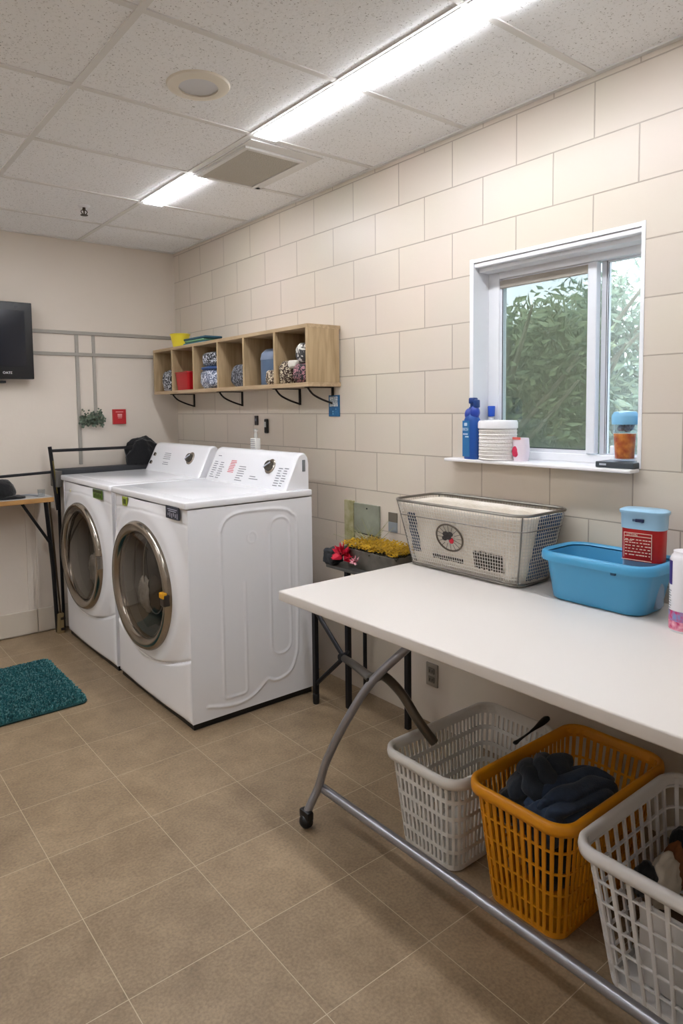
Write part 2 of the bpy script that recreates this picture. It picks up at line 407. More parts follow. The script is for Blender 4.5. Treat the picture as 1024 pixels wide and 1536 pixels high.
# ---------------------------------------------------------------- window
win = bpy.data.objects.new('window_1', None); COL.objects.link(win); win.location = (W + .1, 1.378, HZ0); LOC['window_1'] = (W + .1, 1.378, HZ0)
win['kind'] = 'structure'
bm = B()   # reveal lining, head moulding and casing
box(bm, W - .002, W + .2, HY1 - .014, HY1 + .003, HZ0, HZ1 + .003); box(bm, W - .002, W + .2, HY0 - .002, HY0 + .010, HZ0, HZ1 + .003); box(bm, W - .0015, W + .2, HY0 - .001, HY1 + .002, HZ1 - .012, HZ1 + .002)
box(bm, W + .004, W + .03, HY0 + .01, HY1 - .014, HZ1 - .030, HZ1 - .012, .004)
box(bm, W + .03, W + .10, HY0 + .01, HY1 - .014, HZ1 - .045, HZ1 - .012, .003)
obj('lining', bm, white_paint, win)
bm = B()
FX0, FX1 = W + .09, W + .14
box(bm, FX0, FX1, 1.650, HY1 - .014, HZ0, HZ1 - .03, .003); box(bm, FX0, FX1, HY0 + .01, HY0 + .030, HZ0, HZ1 - .03, .003)
box(bm, FX0, FX1, HY0 + .03, 1.650, 1.842, HZ1 - .03, .003); box(bm, FX0, FX1, HY0 + .03, 1.650, HZ0, 1.182, .003)
obj('window_frame', bm, white_paint, win)
# left sliding sash (nearer), right fixed sash
bm = B()
box(bm, FX0 - .008, FX0 + .02, 1.245, 1.278, 1.185, 1.840, .003); box(bm, FX0 + .004, FX0 + .02, 1.636, 1.651, 1.185, 1.84, .002)
box(bm, FX0 + .004, FX0 + .02, 1.278, 1.636, 1.180, 1.198, .002); box(bm, FX0 + .004, FX0 + .02, 1.278, 1.636, 1.826, 1.842, .002)
obj('sash', bm, M('sash_grey_white', '#dfe2e8', rough=.35), win)
bm = B()
box(bm, FX0 + .022, FX0 + .04, 1.218, 1.244, 1.180, 1.842, .002); box(bm, FX0 + .022, FX0 + .04, 1.072, 1.218, 1.180, 1.186, .002); box(bm, FX0 + .022, FX0 + .04, 1.072, 1.218, 1.835, 1.842, .002)
obj('sash', bm, MATS['sash_grey_white'], win)
seal = M('dark_seal', '#2c3438', rough=.6)
bm = B()
for (y0, y1, z0, z1) in ((1.6335, 1.6365, 1.197, 1.82), (1.278, 1.636, 1.196, 1.199), (1.278, 1.2795, 1.197, 1.82)): box(bm, FX0 + .003, FX0 + .0045, y0, y1, z0, z1)
for (y0, y1, z0, z1) in ((1.2165, 1.2185, 1.186, 1.835), (1.2235, 1.225, 1.186, 1.84)): box(bm, FX0 + .0205, FX0 + .022, y0, y1, z0, z1)
obj('seal', bm, seal, win)
bm = B(); box(bm, FX0 + .010, FX0 + .013, 1.278, 1.636, 1.197, 1.828); obj('pane', bm, glass_mat('window_glass', (.86, .90, .88, 1), .03), win)
bm = B(); box(bm, FX0 + .030, FX0 + .033, 1.04, 1.22, 1.184, 1.838); obj('pane', bm, haze_tinted_glass(), win)
bm = B(); box(bm, FX0 - .004, FX0 + .008, 1.280, 1.645, 1.805, 1.836, .004); obj('blind_roll', bm, M('taupe_blind', '#a59f95', rough=.7), win)
bm = B(); box(bm, FX0 + .046, FX0 + .047, 1.245, 1.650, 1.18, 1.845); obj('insect_screen', bm, screen_mat(), win)
bm = B(); box(bm, FX0 + .02, FX0 + .036, 1.168, 1.205, 1.186, 1.214, .003); obj('latch', bm, white_paint, win)
# sill: projects into the room and runs past the left jamb
bm = B(); box(bm, 2.038, W + .0, HY0 + .002, 1.796, 1.140, HZ0, .004, 3); box(bm, W - .01, W + .14, HY0 + .011, HY1 - .015, 1.14, HZ0 + .0005)
s = struct('trim_3', bm, M('sill_paint', '#eceaec', rough=.3))

# ---------------------------------------------------------------- outdoors
bm = B(); box(bm, W + .4, 30, -12, 26, -.35, -.3); struct('ground', bm, M('grass_ground', '#51603a', rough=.95, noise=(6, '#3c4a2a', .8)))
LEAF = [M('leaf_green', '#67795c', rough=.55, noise=(3, '#90a085', .9)), M('leaf_olive', '#6d7a55', rough=.6, noise=(3, '#8a946b', .9)), M('leaf_pale', '#a9c0ad', rough=.6, noise=(3, '#c8d8c8', .9))]
bark = M('grey_bark', '#8d8672', rough=.9, noise=(8, '#5b5344', .8))
def tree(x, y, h, r, seed, li, label, nl=2600, trunk=.12):
    rnd = random.Random(seed)
    t = thing('tree', label, 'tree', (x, y, -.3), 'trees outside the window')
    bm = B(); tube(bm, smoothpts([(x, y, -.3), (x + rnd.uniform(-.1, .1), y, h * .4), (x + rnd.uniform(-.2, .2), y + .1, h * .9)], 6), [trunk * (1 - .03 * i) for i in range(13)], 9)
    for k in range(7):
        a = rnd.uniform(0, 2 * PI); z0 = h * rnd.uniform(.3, .7)
        tube(bm, smoothpts([(x, y, z0), (x + .4 * r * math.cos(a), y + .4 * r * math.sin(a), z0 + .4), (x + .85 * r * math.cos(a), y + .85 * r * math.sin(a), z0 + .9)], 4), [.045 - .004 * i for i in range(9)], 6)
    obj('trunk', bm, bark, t, True)
    bm = B()
    cl = [(max(-.7, min(.7, rnd.gauss(0, .4))) * r, max(-.7, min(.7, rnd.gauss(0, .4))) * r, h * rnd.uniform(.22, 1.0), r * rnd.uniform(.25, .5)) for _ in range(26)]
    for i in range(nl):
        c = rnd.choice(cl); d = Vector((rnd.gauss(0, 1), rnd.gauss(0, 1), rnd.gauss(0, 1))).normalized() * (rnd.random() ** .4)
        p = Vector((x + c[0], y + c[1], c[2])) + d * c[3]
        s_ = rnd.uniform(.035, .075)
        u = Vector((rnd.gauss(0, 1), rnd.gauss(0, 1), rnd.gauss(0, 1))).normalized(); w = u.orthogonal().normalized(); n_ = u.cross(w) * .25
        bm.faces.new([bm.verts.new(p + q * s_) for q in (u * 1.3, w * .55 + n_, -u * 1.3, -w * .55 + n_)])
    obj('foliage', bm, LEAF[li], t)
tree(6.2, 4.6, 2.3, 1.0, 1, 1, 'olive tree with a pale trunk behind the left window pane', 3800)
tree(7.6, 4.55, 2.6, 1.1, 2, 0, 'green leafy tree in the middle of the left pane', 3800)
tree(8.2, 6.3, 2.6, 1.3, 3, 1, 'dull green tree at the far left of the window', 3800)
tree(8.6, 3.75, 3.9, 1.0, 4, 2, 'pale leafy tree behind the right window pane', 1300, .05)
tree(9.5, 5.4, 2.9, 1.4, 5, 0, 'taller tree in the back of the garden behind the left pane', 3800)
tree(10.5, 4.9, 3.1, 1.4, 6, 2, 'light green tree farthest behind the right pane', 1600)
rnd = random.Random(9)
bm = B()
for i in range(6000):
    p = Vector((rnd.uniform(11, 12), rnd.uniform(2.5, 13), -.3 + 1.9 * rnd.random() ** .8)); s_ = rnd.uniform(.06, .12)
    u = Vector((rnd.gauss(0, 1), rnd.gauss(0, 1), rnd.gauss(0, 1))).normalized(); w = u.orthogonal().normalized()
    bm.faces.new([bm.verts.new(p + q * s_) for q in (u, w * .6, -u, -w * .6)])
tag(obj('hedge', bm, LEAF[1]), 'dense olive green hedge at the back of the garden outside the window', 'hedge')
# ---------------------------------------------------------------- washing machines
def seg_d(px, pz, a, b_):
    vx, vz = b_[0] - a[0], b_[1] - a[1]; t = max(0, min(1, ((px - a[0]) * vx + (pz - a[1]) * vz) / (vx * vx + vz * vz + 1e-12)))
    return math.hypot(px - a[0] - t * vx, pz - a[1] - t * vz)
def side_h(x, z):
    """stamped relief of the appliance side, in metres outward"""
    def rb(cx, cz, hx_, hz, r):
        qx, qz = abs(x - cx) - hx_ + r, abs(z - cz) - hz + r
        return math.hypot(max(qx, 0), max(qz, 0)) + min(max(qx, qz), 0) - r
    h = 0
    d1 = rb(1.473, .415, .058, .315, .02) if z < .62 else abs(x - 1.411)
    if z < .60: h += .0030 * math.exp(-(d1 / .0055) ** 2)
    if z >= .60 and z < .84: h += .0026 * math.exp(-((x - 1.412) / .006) ** 2)
    d2 = rb(1.72, .55, .055, .315, .05); h += .0030 * math.exp(-(d2 / .0055) ** 2) * (1 if z > .3 or x < 1.77 else .8)
    P = OUT
    d = min(seg_d(x, z, P[i], P[i + 1]) for i in range(len(P) - 1)); h += .0040 * math.exp(-(d / .0065) ** 2)
    dc = abs(math.hypot(x - 1.571, z - .791) - .024); h += .0016 * math.exp(-(dc / .003) ** 2)
    return h
OUT = [(p.x, p.y) for p in smoothpts([(1.335, .088, 0), (1.42, .068, 0), (1.50, .063, 0), (1.57, .082, 0), (1.625, .122, 0), (1.645, .132, 0), (1.675, .118, 0), (1.72, .118, 0), (1.77, .142, 0), (1.80, .20, 0), (1.812, .3, 0), (1.815, .80, 0), (1.79, .872, 0), (1.73, .902, 0), (1.6, .91, 0), (1.50, .908, 0), (1.44, .885, 0), (1.412, .84, 0)], 3)]

steel = M('drum_steel', '#cfc8bc', rough=.3, metal=1., noise=(30, '#6f685e', .6))
rubber = M('grey_rubber', '#7d776d', rough=.6)
door_glass = glass_mat('dark_door_glass', (.52, .49, .46, 1), .03, .02)

def machine(name, label, y0, y1, side_relief, extras):
    X0, X1 = 1.25, 1.905; yc, zc = (y0 + y1) / 2 + .03, .55
    if not side_relief: yc = (y0 + y1) / 2 + .10 * 0 + .02
    a_, b_ = .315, .298
    t = thing(name, label, 'washing machine', ((X0 + X1) / 2, (y0 + y1) / 2, 0))
    # cabinet shell (hollow box)
    bm = B()
    box(bm, X0 + .012, X1, y1 - .006, y1, .03, .943); box(bm, X1 - .006, X1, y0 + .006, y1 - .006, .03, .943); box(bm, X0 + .012, X1, y0 + .006, y1 - .006, .03, .036)
    obj('cabinet', bm, appliance, t)
    bm = B()
    if side_relief:
        nx, nz = 150, 210; V = {}
        for i in range(nx + 1):
            for j in range(nz + 1):
                x = X0 + .010 + (X1 - X0 - .010) * i / nx; z = .030 + .912 * j / nz
                V[i, j] = bm.verts.new((x, y0 - side_h(x, z), z))
        for i in range(nx):
            for j in range(nz): bm.faces.new((V[i, j], V[i + 1, j], V[i + 1, j + 1], V[i, j + 1]))
    else:
        box(bm, X0 + .01, X1, y0, y0 + .006, .03, .943)
    obj('side_panel', bm, appliance, t, side_relief, 80)
    # front panel: upper panel flows round the door, lower toe panel under the curved seam
    def hfront(y, z):
        v = (y - (y0 + y1) / 2) / ((y1 - y0) / 2)
        h = .012 * (1 - v * v)
        d = math.hypot((y - yc) / a_, (z - zc) / b_)
        seam = .306 - .082 * max(0, 1 - ((y - (y0 + y1) / 2) / .39) ** 2)
        h += .020 * max(0, min(1, (1.42 - d) / .30)) ** 2 * (3 - 2 * max(0, min(1, (1.42 - d) / .30))) * (1 if z > seam else 0)
        if z < seam: h += .007 * min(1, (seam - z) / .012)
        h -= .007 * math.exp(-((z - seam) / .0045) ** 2)
        fs = .872 + .030 * (1 - abs(v)) ** .6
        h -= .003 * math.exp(-((z - fs) / .004) ** 2)
        e = min(y - y0, y1 - y, z - .03); h -= .012 * math.exp(-(e / .008))
        return X0 - h + .012
    bm = B(); ny, nz = 150, 190; V = {}
    for i in range(ny + 1):
        for j in range(nz + 1):
            y = y0 + (y1 - y0) * i / ny; z = .03 + .912 * j / nz
            V[i, j] = bm.verts.new((hfront(y, z), y, z))
    for i in range(ny):
        for j in range(nz):
            q = (V[i, j], V[i + 1, j], V[i + 1, j + 1], V[i, j + 1])
            c = sum((v.co for v in q), Vector()) / 4
            if math.hypot((c.y - yc) / a_, (c.z - zc) / b_) > .86: bm.faces.new(q)
    bmesh.ops.delete(bm, geom=[v for v in bm.verts if not v.link_faces], context='VERTS')
    obj('front_panel', bm, appliance, t, True, 80)
    bm = B(); box(bm, X0 - .004, X1 + .003, y0 - .003, y1 + .002, .945, .976, .007, 3)
    box(bm, X0 + .07, 1.70, y0 + .07, y1 - .07, .974, .9775, .0015)
    top = obj('top_deck', bm, appliance, t, True)
    bm = B(); box(bm, X0 + .02, X1 - .01, y0 + .01, y1 - .01, .002, .03)
    obj('base_plinth', bm, black_plastic, t)
    # door
    xr = X0 - .030
    dr = B(); lathe(dr, [(.80, xr + .05), (.80, xr + .012), (.845, xr - .002), (.90, xr - .011), (.965, xr - .010), (1.0, xr + .006), (1.005, xr + .035), (.86, xr + .05)], axis='x', c=(0, yc, zc), segs=72, sy=a_, sz=b_)
    door = obj('door', dr, chrome, t, True, 60)
    g = B(); lathe(g, [(.81, xr + .004), (.70, xr - .008), (.5, xr - .016), (.25, xr - .021), (.001, xr - .023)], axis='x', c=(0, yc, zc), segs=56, sy=a_, sz=b_)
    obj('door_glass', g, door_glass, door, True, 80)
    g = B(); lathe(g, [(.80, xr + .03), (.76, xr + .08), (.70, xr + .15), (.72, xr + .17), (.80, xr + .17), (.84, xr + .05)], axis='x', c=(0, yc - .0, zc), segs=56, sy=a_, sz=b_)
    obj('door_gasket', g, rubber, t, True, 60)
    # glass bowl ring and drum
    g = B(); lathe(g, [(.24, xr + .17), (.262, xr + .19), (.262, xr + .42), (.24, xr + .46), (.001, xr + .46)], axis='x', c=(0, yc, zc), segs=56)
    for k in range(3):
        a = k * 2 * PI / 3 + .7
        tube(g, [(xr + .19, yc + .235 * math.cos(a), zc + .235 * math.sin(a)), (xr + .44, yc + .235 * math.cos(a), zc + .235 * math.sin(a))], .03, 8)
    obj('drum', g, steel, t, True, 60)
    gb = B(); lathe(gb, [(.225, xr + .06), (.215, xr + .10), (.19, xr + .13), (.10, xr + .15), (.001, xr + .155)], axis='x', c=(0, yc - .01, zc - .01), segs=48)
    obj('glass_bowl', gb, glass_mat('bowl_glass', (.92, .92, .90, 1), .04, .03) if 'bowl_glass' not in bpy.data.materials else bpy.data.materials['bowl_glass'], door, True, 80)
    # black inner door plate to one side with a thin bright rim
    if side_relief:
        hb = B(); oy = .04
        lathe(hb, [(.001, 0), (.168, 0), (.185, -.006), (.19, .004), (.18, .012), (.001, .012)], axis='x', c=(xr + .100, yc + oy, zc + .025), segs=56, sy=.64, sz=1.0)
        ip = obj('inner_plate', hb, M('black_gloss', '#0c0b0b', rough=.15), t, True, 40)
        hb = B(); tube(hb, [(xr + .094, yc + oy + .186 * .64 * math.cos(2 * PI * k / 56), zc + .025 + .186 * 1.0 * math.sin(2 * PI * k / 56)) for k in range(56)], .003, 8, closed=True); obj('inner_ring', hb, M('bright_steel', '#d8d6d0', rough=.2, metal=.6), ip, True)
        hb = B(); lathe(hb, [(.001, 0), (.080, -.004), (.085, .0), (.080, .004)], axis='x', c=(xr + .094, yc + oy - .01, zc - .06), segs=40, sy=.95, sz=1.0); obj('hub_disc', hb, M('dark_steel_disc', '#5c564c', rough=.25, metal=.8), ip, True, 40)
    # console
    cy0, cy1 = y0 + .02, y1 - (.02 if side_relief else .045)
    prof = [(1.762, .974), (1.768, .985), (1.838, 1.122), (1.850, 1.140), (1.868, 1.148), (1.888, 1.146), (1.902, 1.130), (1.908, 1.10), (1.905, .974)]
    bm = B()
    secs = []
    for y, k in ((cy0, .90), (cy0 + .004, .955), (cy0 + .014, .99), (cy0 + .035, 1.), (cy1 - .035, 1.), (cy1 - .014, .99), (cy1 - .004, .955), (cy1, .90)):
        cx = 1.86
        secs.append([Vector((cx + (p[0] - cx) * (k if p[1] > .98 else .5 + k / 2), y, .974 + (p[1] - .974) * (.55 + .45 * k))) for p in prof])
    loft(bm, secs)
    con = obj('console', bm, appliance, t, True, 35)
    nrm = Vector((-.137, 0, .07)).normalized(); up = Vector((.07, 0, .137)).normalized()
    def face(y, s, out=.001): return Vector((1.768, y, .985)) + up * s + nrm * out
    RF = Matrix(((0, up.x, nrm.x), (-1, 0, 0), (0, up.z, nrm.z)))
    extras(t, con, face, RF, nrm, up, X0, y0, y1, yc, zc, xr, door)
    # feet
    for (fx, fy) in ((X0 + .05, y0 + .05), (X0 + .05, y1 - .05), (X1 - .05, y0 + .05), (X1 - .05, y1 - .05)):
        bm = B(); lathe(bm, [(.02, 0), (.02, .012), (.008, .014), (.008, .03)], c=(fx, fy, 0), segs=14, cap0=True); obj('foot', bm, black_plastic, t)
    return t

ink = M('grey_ink', '#6f727c', rough=.6); red_ink = M('red_ink', '#d0455a', rough=.6); dark_lab = M('navy_label', '#2b3040', rough=.35); pale_ink = M('pale_ink', '#c9cedb', rough=.6)
yellow = M('yellow_plastic', '#d79a16', rough=.4)
def lines(y, s0, n, w, face, RF, rnd, step=.0125):
    bm = B()
    for k in range(n):
        ww = w * rnd.uniform(.55, 1); c = face(y, s0 - k * step)
        vs = box(bm, -ww / 2, ww / 2, -.0016, .0016, -.0004, .0004)
        for v in vs: v.co = RF @ (v.co + Vector(((ww - w) / 2, 0, 0))) + c
    return bm
def dial(con, face, RF, nrm, up, y, s, r):
    c = face(y, s, 0)
    bm = B(); u = Vector((0, 1, 0))
    secs = []
    for rr, h in ((1.0, 0), (1.0, .004), (.9, .007), (.72, .008), (.68, .02), (.60, .024), (.001, .025)):
        secs.append([c + nrm * h + r * rr * (math.cos(2 * PI * k / 32) * u + math.sin(2 * PI * k / 32) * up) for k in range(32)])
    loft(bm, secs[:4], False, False); d = obj('dial', bm, chrome, con, True, 40)
    bm = B(); loft(bm, secs[3:], False, False); obj('knob', bm, M('dark_knob', '#4b463f', rough=.3, metal=.5), con, True, 40)
    bm = B(); v3 = box(bm, -r * .66, r * .66, -r * .07, r * .07, 0, .004)
    Rz = Matrix.Rotation(.6, 3, 'Z')
    for v in v3: v.co = RF @ (Rz @ v.co) + c + nrm * .0245
    obj('pointer', bm, pale_ink, con)

def ex_washer(t, con, face, RF, nrm, up, X0, y0, y1, yc, zc, xr, door):
    rnd = random.Random(3)
    dial(con, face, RF, nrm, up, 2.695, .102, .038)
    for y, s, n, w in ((3.205, .098, 8, .05), (3.14, .096, 8, .05), (2.93, .085, 7, .075), (2.60, .098, 8, .04), (2.555, .100, 8, .035), (2.80, .04, 2, .08)):
        obj('programme_list', lines(y, s, n, w, face, RF, rnd), ink, con)
    obj('programme_list', lines(3.03, .112, 8, .07, face, RF, rnd, .009), red_ink, con)['label'] = 'red printed programme text'
    obj('lettering', lines(3.20, .133, 1, .035, face, RF, rnd), ink, con)
    bm = B(); box(bm, 1.868, 1.884, 2.506, 2.512, 1.06, 1.115, .002); obj('end_badge', bm, M('grey_badge', '#777c80', rough=.4), con)
    # sticker on the fascia
    t2 = B(); box(t2, X0 - .0045, X0 - .001, 2.538, 2.662, .895, .950, .004); s = obj('sticker', t2, dark_lab, t)
    bm = B()
    for k in range(2): box(bm, X0 - .0055, X0 - .0045, 2.555 + .01 * k, 2.645 - .01 * k, .935 - .008 * k, .9375 - .008 * k)
    for k in range(6): box(bm, X0 - .0055, X0 - .0045, 2.552 + k * .017, 2.556 + k * .017, .900 + .004 * (k % 3), .922 - .003 * (k % 2))
    obj('lettering', bm, pale_ink, s)
    t2 = B(); box(t2, X0 - .006, X0 - .002, 3.085, 3.145, .897, .94, .004); s = obj('sticker', t2, M('lime_sticker', '#9aa83a', rough=.4), t)
    bm = B(); box(bm, X0 - .007, X0 - .006, 3.100, 3.128, .905, .930, .002); obj('emblem', bm, M('olive_mark', '#44501c', rough=.4), s)
    # latch with a yellow tab
    yl, zl = yc - .302, .552
    bm = B(); box(bm, xr - .022, xr + .02, yl - .012, yl + .030, zl - .032, zl + .02, .006, 2); h = obj('latch', bm, M('brown_plastic', '#2e2620', rough=.4), door)
    bm = B(); box(bm, xr - .026, xr - .004, yl - .010, yl + .030, zl + .002, zl + .028, .005, 2); obj('tab', bm, yellow, h)
    # laundry inside the drum is a thing of its own (below)
def ex_dryer(t, con, face, RF, nrm, up, X0, y0, y1, yc, zc, xr, door):
    rnd = random.Random(5)
    dial(con, face, RF, nrm, up, 3.52, .098, .038)
    obj('programme_list', lines(3.82, .115, 4, .10, face, RF, rnd, .012), ink, con)
    obj('programme_list', lines(3.81, .055, 2, .08, face, RF, rnd, .012), ink, con)
    for y, s_ in ((4.0, .10), (4.01, .045)):
        c = face(y, s_, 0); bm = B(); u = Vector((0, 1, 0))
        loft(bm, [[c + nrm * h + .012 * (math.cos(2 * PI * k / 16) * u + math.sin(2 * PI * k / 16) * up) for k in range(16)] for h in (0, .008)], False, True); obj('button', bm, chrome, con)
    t2 = B(); box(t2, X0 - .0045, X0 - .001, 3.425, 3.555, .893, .940, .004); s = obj('sticker', t2, M('green_label', '#5a7a2c', rough=.35), t)
    bm = B(); box(bm, X0 - .0055, X0 - .0045, 3.425, 3.555, .925, .937)
    for k in range(5): box(bm, X0 - .0055, X0 - .0045, 3.44 + k * .022, 3.45 + k * .022, .900, .916 + .004 * (k % 2))
    obj('lettering', bm, M('dark_green_mark', '#2c3a1c', rough=.5), s)
    t2 = B(); box(t2, X0 - .001, X0 + .004, 3.80, 3.955, .877, .903, .003); s = obj('sticker', t2, M('beige_label', '#cfc8a4', rough=.5), t)
    bm = B(); box(bm, xr - .018, xr + .016, yc - .318, yc - .298, .53, .60, .004, 2); obj('door_grip', bm, chrome, door)

machine('washing_machine', 'white front-loading washer with embossed side panel, nearest the folding table', 2.49, 3.29, True, ex_washer)
machine('tumble_dryer', 'white front-loading machine with green sticker, farther one against the back corner', 3.325, 4.105, False, ex_dryer)
bm = B(); blob(bm, (1.330, 3.075, .455), (.028, .075, .085), 4, .28, 2.6, 5); tag(obj('laundry', bm, M('pale_laundry', '#d9d5cc', rough=.35, noise=(8, '#8f8a80', .9)), smooth=True, angle=180), 'pale laundry lying inside the drum of the nearest washer', 'laundry')
bm = B(); blob(bm, (1.60, 2.98, .66), (.05, .10, .07), 8, .35, 2.6, 4); tag(obj('garment', bm, M('dark_red_cloth', '#4a1014', rough=.9), smooth=True, angle=180), 'dark red garment high inside the nearest washer drum', 'garment')
bm = B(); blob(bm, (1.345, 3.80, .44), (.035, .09, .09), 14, .35, 2.6, 4); tag(obj('laundry', bm, M('grey_laundry', '#c6c1b8', rough=.9, noise=(8, '#6b665e', .9)), smooth=True, angle=180), 'grey laundry seen through the door of the farther machine', 'laundry')
# ---------------------------------------------------------------- folding table
TZ = .745
laminate = M('white_laminate', '#dcd6d0', rough=.38)
tb = thing('folding_table', 'long white folding table with curved grey tube legs under the window', 'table', (1.67, .97, 0))
bm = B(); box(bm, 1.262, 2.092, .06, 1.842, .711, TZ, .005, 3); obj('tabletop', bm, laminate, tb, True, 50)
P_ = [(1.245, 1.68, .045), (1.268, 1.676, .085), (1.290, 1.668, .13), (1.302, 1.64, .225), (1.337, 1.58, .369), (1.397, 1.52, .503), (1.49, 1.43, .631), (1.553, 1.375, .713)]
def leg_set(mir):
    f = (lambda p: (p[0], 1.90 - p[1], p[2])) if mir else (lambda p: p)
    Q = [f(p) for p in P_]
    bm = B(); tube(bm, smoothpts(Q, 5), .0135, 12); lg = obj('leg', bm, M('grey_leg_tube', '#9899a0', rough=.3, metal=.7), tb, True)
    c = Q[0]
    bm = B(); lathe(bm, [(.0, -.022), (.012, -.021), (.0215, -.010), (.0235, .0), (.0215, .010), (.012, .021), (0, .022)], axis='y', c=(c[0], c[1], .0235), segs=24)
    box(bm, c[0] - .012, c[0] + .014, c[1] - .024, c[1] + .024, .03, .06, .006, 2)
    obj('caster', bm, black_plastic, lg, True)
    bm = B(); tube(bm, smoothpts([f(p) for p in ((1.846, 2.194, .264), (1.70, 1.975, .345), (1.55, 1.75, .424), (1.413, 1.545, .498), (1.45, 1.53, .499), (1.504, 1.505, .436), (1.532, 1.462, .358), (1.566, 1.42, .285))], 6), .0155, 12)
    obj('brace', bm, bronze_tube, tb, True)
    bm = B(); lathe(bm, [(0, -.020), (.006, -.020), (.008, -.017), (.008, .017), (.006, .020), (0, .020)], axis='x', c=f((1.400, 1.532, .500)), segs=14); obj('pivot', bm, black_plastic, tb, True)
leg_set(False); leg_set(True)
bm = B(); tube(bm, [(1.302, 1.662, .119), (1.302, .24, .119)], .0145, 14); obj('foot_rail', bm, MATS['grey_leg_tube'], tb, True)

# ---------------------------------------------------------------- laundry baskets
def basket(name, label, x0, x1, y0, y1, h, bx0, bx1, by0, by1, mat, nslat, rows, slat_w, band, group=None, rimr=.013, cr=.055, thick=.0022, r2=.04):
    cx, cy = (x0 + x1) / 2, (y0 + y1) / 2
    t = thing(name, label, 'laundry basket', ((bx0 + bx1) / 2, (by0 + by1) / 2, 0), group)
    N = 14
    ins = rimr * 1.15
    def ring(f, ex=0.):
        a = f; ex = ex - ins * f
        return rrect((bx0 + bx1) / 2 * (1 - a) + cx * a, (by0 + by1) / 2 * (1 - a) + cy * a, (bx1 - bx0) / 2 * (1 - a) + (x1 - x0) / 2 * a + ex, (by1 - by0) / 2 * (1 - a) + (y1 - y0) / 2 * a + ex, r2 + (cr - r2) * a, .008 + (h - .008) * a, N)
    def resample(pts, n):
        L_ = [0]
        for i in range(len(pts)): L_.append(L_[-1] + (pts[(i + 1) % len(pts)] - pts[i]).length)
        out = []; j = 0
        for k in range(n):
            s = L_[-1] * k / n
            while L_[j + 1] < s: j += 1
            u = (s - L_[j]) / max(1e-9, L_[j + 1] - L_[j]); out.append(pts[j].lerp(pts[(j + 1) % len(pts)], u))
        return out
    # vertical slats
    bm = B()
    sub = 8
    n = nslat * sub; levels = 7
    R_ = [resample(ring(k / levels), n) for k in range(levels + 1)]
    half = max(1, round(sub * slat_w / 2))
    cen = Vector((cx, cy, 0))
    def patch(idx, rings, w_in):
        for layer in (0, 1):
            pass
    def outn(i, rg):
        tn = (rg[(i + 1) % n] - rg[i - 1]); nn = Vector((tn.y, -tn.x, 0)); return nn.normalized() if nn.length > 0 else Vector((1, 0, 0))
    for k in range(nslat):
        i0 = k * sub - half; i1 = k * sub + half
        secs = []
        for l in range(levels + 1):
            rg = R_[l]; a, b_ = rg[i0 % n], rg[i1 % n]; m = rg[(k * sub) % n]; o_ = outn((k * sub) % n, rg) * thick
            secs.append([a + o_, m + o_ * 1.5, b_ + o_, b_ - o_, a - o_])
        loft(bm, secs)
    # horizontal bands
    for r_ in range(rows + 1):
        f = r_ / rows * .94
        bw = band / h / 2
        A_, B_ = resample(ring(max(0, f - bw)), n // 2), resample(ring(min(1, f + bw)), n // 2)
        m2 = n // 2
        def on(i, rg):
            tn = (rg[(i + 1) % m2] - rg[i - 1]); return Vector((tn.y, -tn.x, 0)).normalized()
        q = []
        for (rg, s) in ((A_, 1), (B_, 1), (B_, -1), (A_, -1)):
            q.append([bm.verts.new(rg[i] + on(i, rg) * thick * 1.15 * s) for i in range(m2)])
        for a in range(4):
            ra, rb = q[a], q[(a + 1) % 4]
            for i in range(m2):
                j = (i + 1) % m2; bm.faces.new((ra[i], ra[j], rb[j], rb[i]))
    obj('slatted_wall', bm, mat, t, True, 35)
    # rim: rolled lip
    bm = B(); base = ring(1.0); m3 = len(base)
    prof = [(-.003, -.016), (.000, -.002), (.003, .006), (rimr * .8, .009), (rimr * 1.35, .003), (rimr * 1.5, -.010), (rimr * 1.35, -.022), (rimr * 1.0, -.023), (rimr * .8, -.006), (.004, -.004), (.001, -.018)]
    q = []
    for (dx, dz) in prof:
        rr = rrect(cx, cy, (x1 - x0) / 2 - rimr * 1.4 + dx, (y1 - y0) / 2 - rimr * 1.4 + dx, cr - .01 + dx, h + dz, N)
        q.append([bm.verts.new(p) for p in rr])
    for a in range(len(q)):
        ra, rb = q[a], q[(a + 1) % len(q)]
        for i in range(m3):
            j = (i + 1) % m3; bm.faces.new((ra[i], ra[j], rb[j], rb[i]))
    obj('rim', bm, mat, t, True, 70)
    bm = B(); loft(bm, [[p - Vector((0, 0, .006)) for p in ring(0, .001)], [p + Vector((0, 0, .012)) for p in ring(0, .003)], [p + Vector((0, 0, .012)) for p in ring(0, -.004)], [p + Vector((0, 0, 0)) for p in ring(0, -.006)]], True, True)
    obj('base', bm, mat, t, True, 40)
    return t
white_pl = M('white_basket_plastic', '#d9d6d0', rough=.38)
orange_pl = M('orange_basket_plastic', '#d98f14', rough=.42)
basket('laundry_basket', 'empty white laundry basket with fine slots beside the orange basket', 1.405, 1.93, 1.195, 1.505, .292, 1.445, 1.86, 1.235, 1.452, white_pl, 76, 5, .45, .013)
basket('laundry_basket', 'orange slotted laundry basket filled with dark blue towels', 1.375, 1.905, .838, 1.15, .352, 1.455, 1.85, .905, 1.125, orange_pl, 68, 5, .42, .0055)
basket('laundry_basket', 'white wide-grid laundry basket cut off at the right edge of the photo', 1.362, 1.86, .500, .828, .352, 1.445, 1.80, .545, .775, M('white_grid_plastic', '#dedcda', rough=.35), 34, 6, .17, .0045, thick=.0028, rimr=.014)

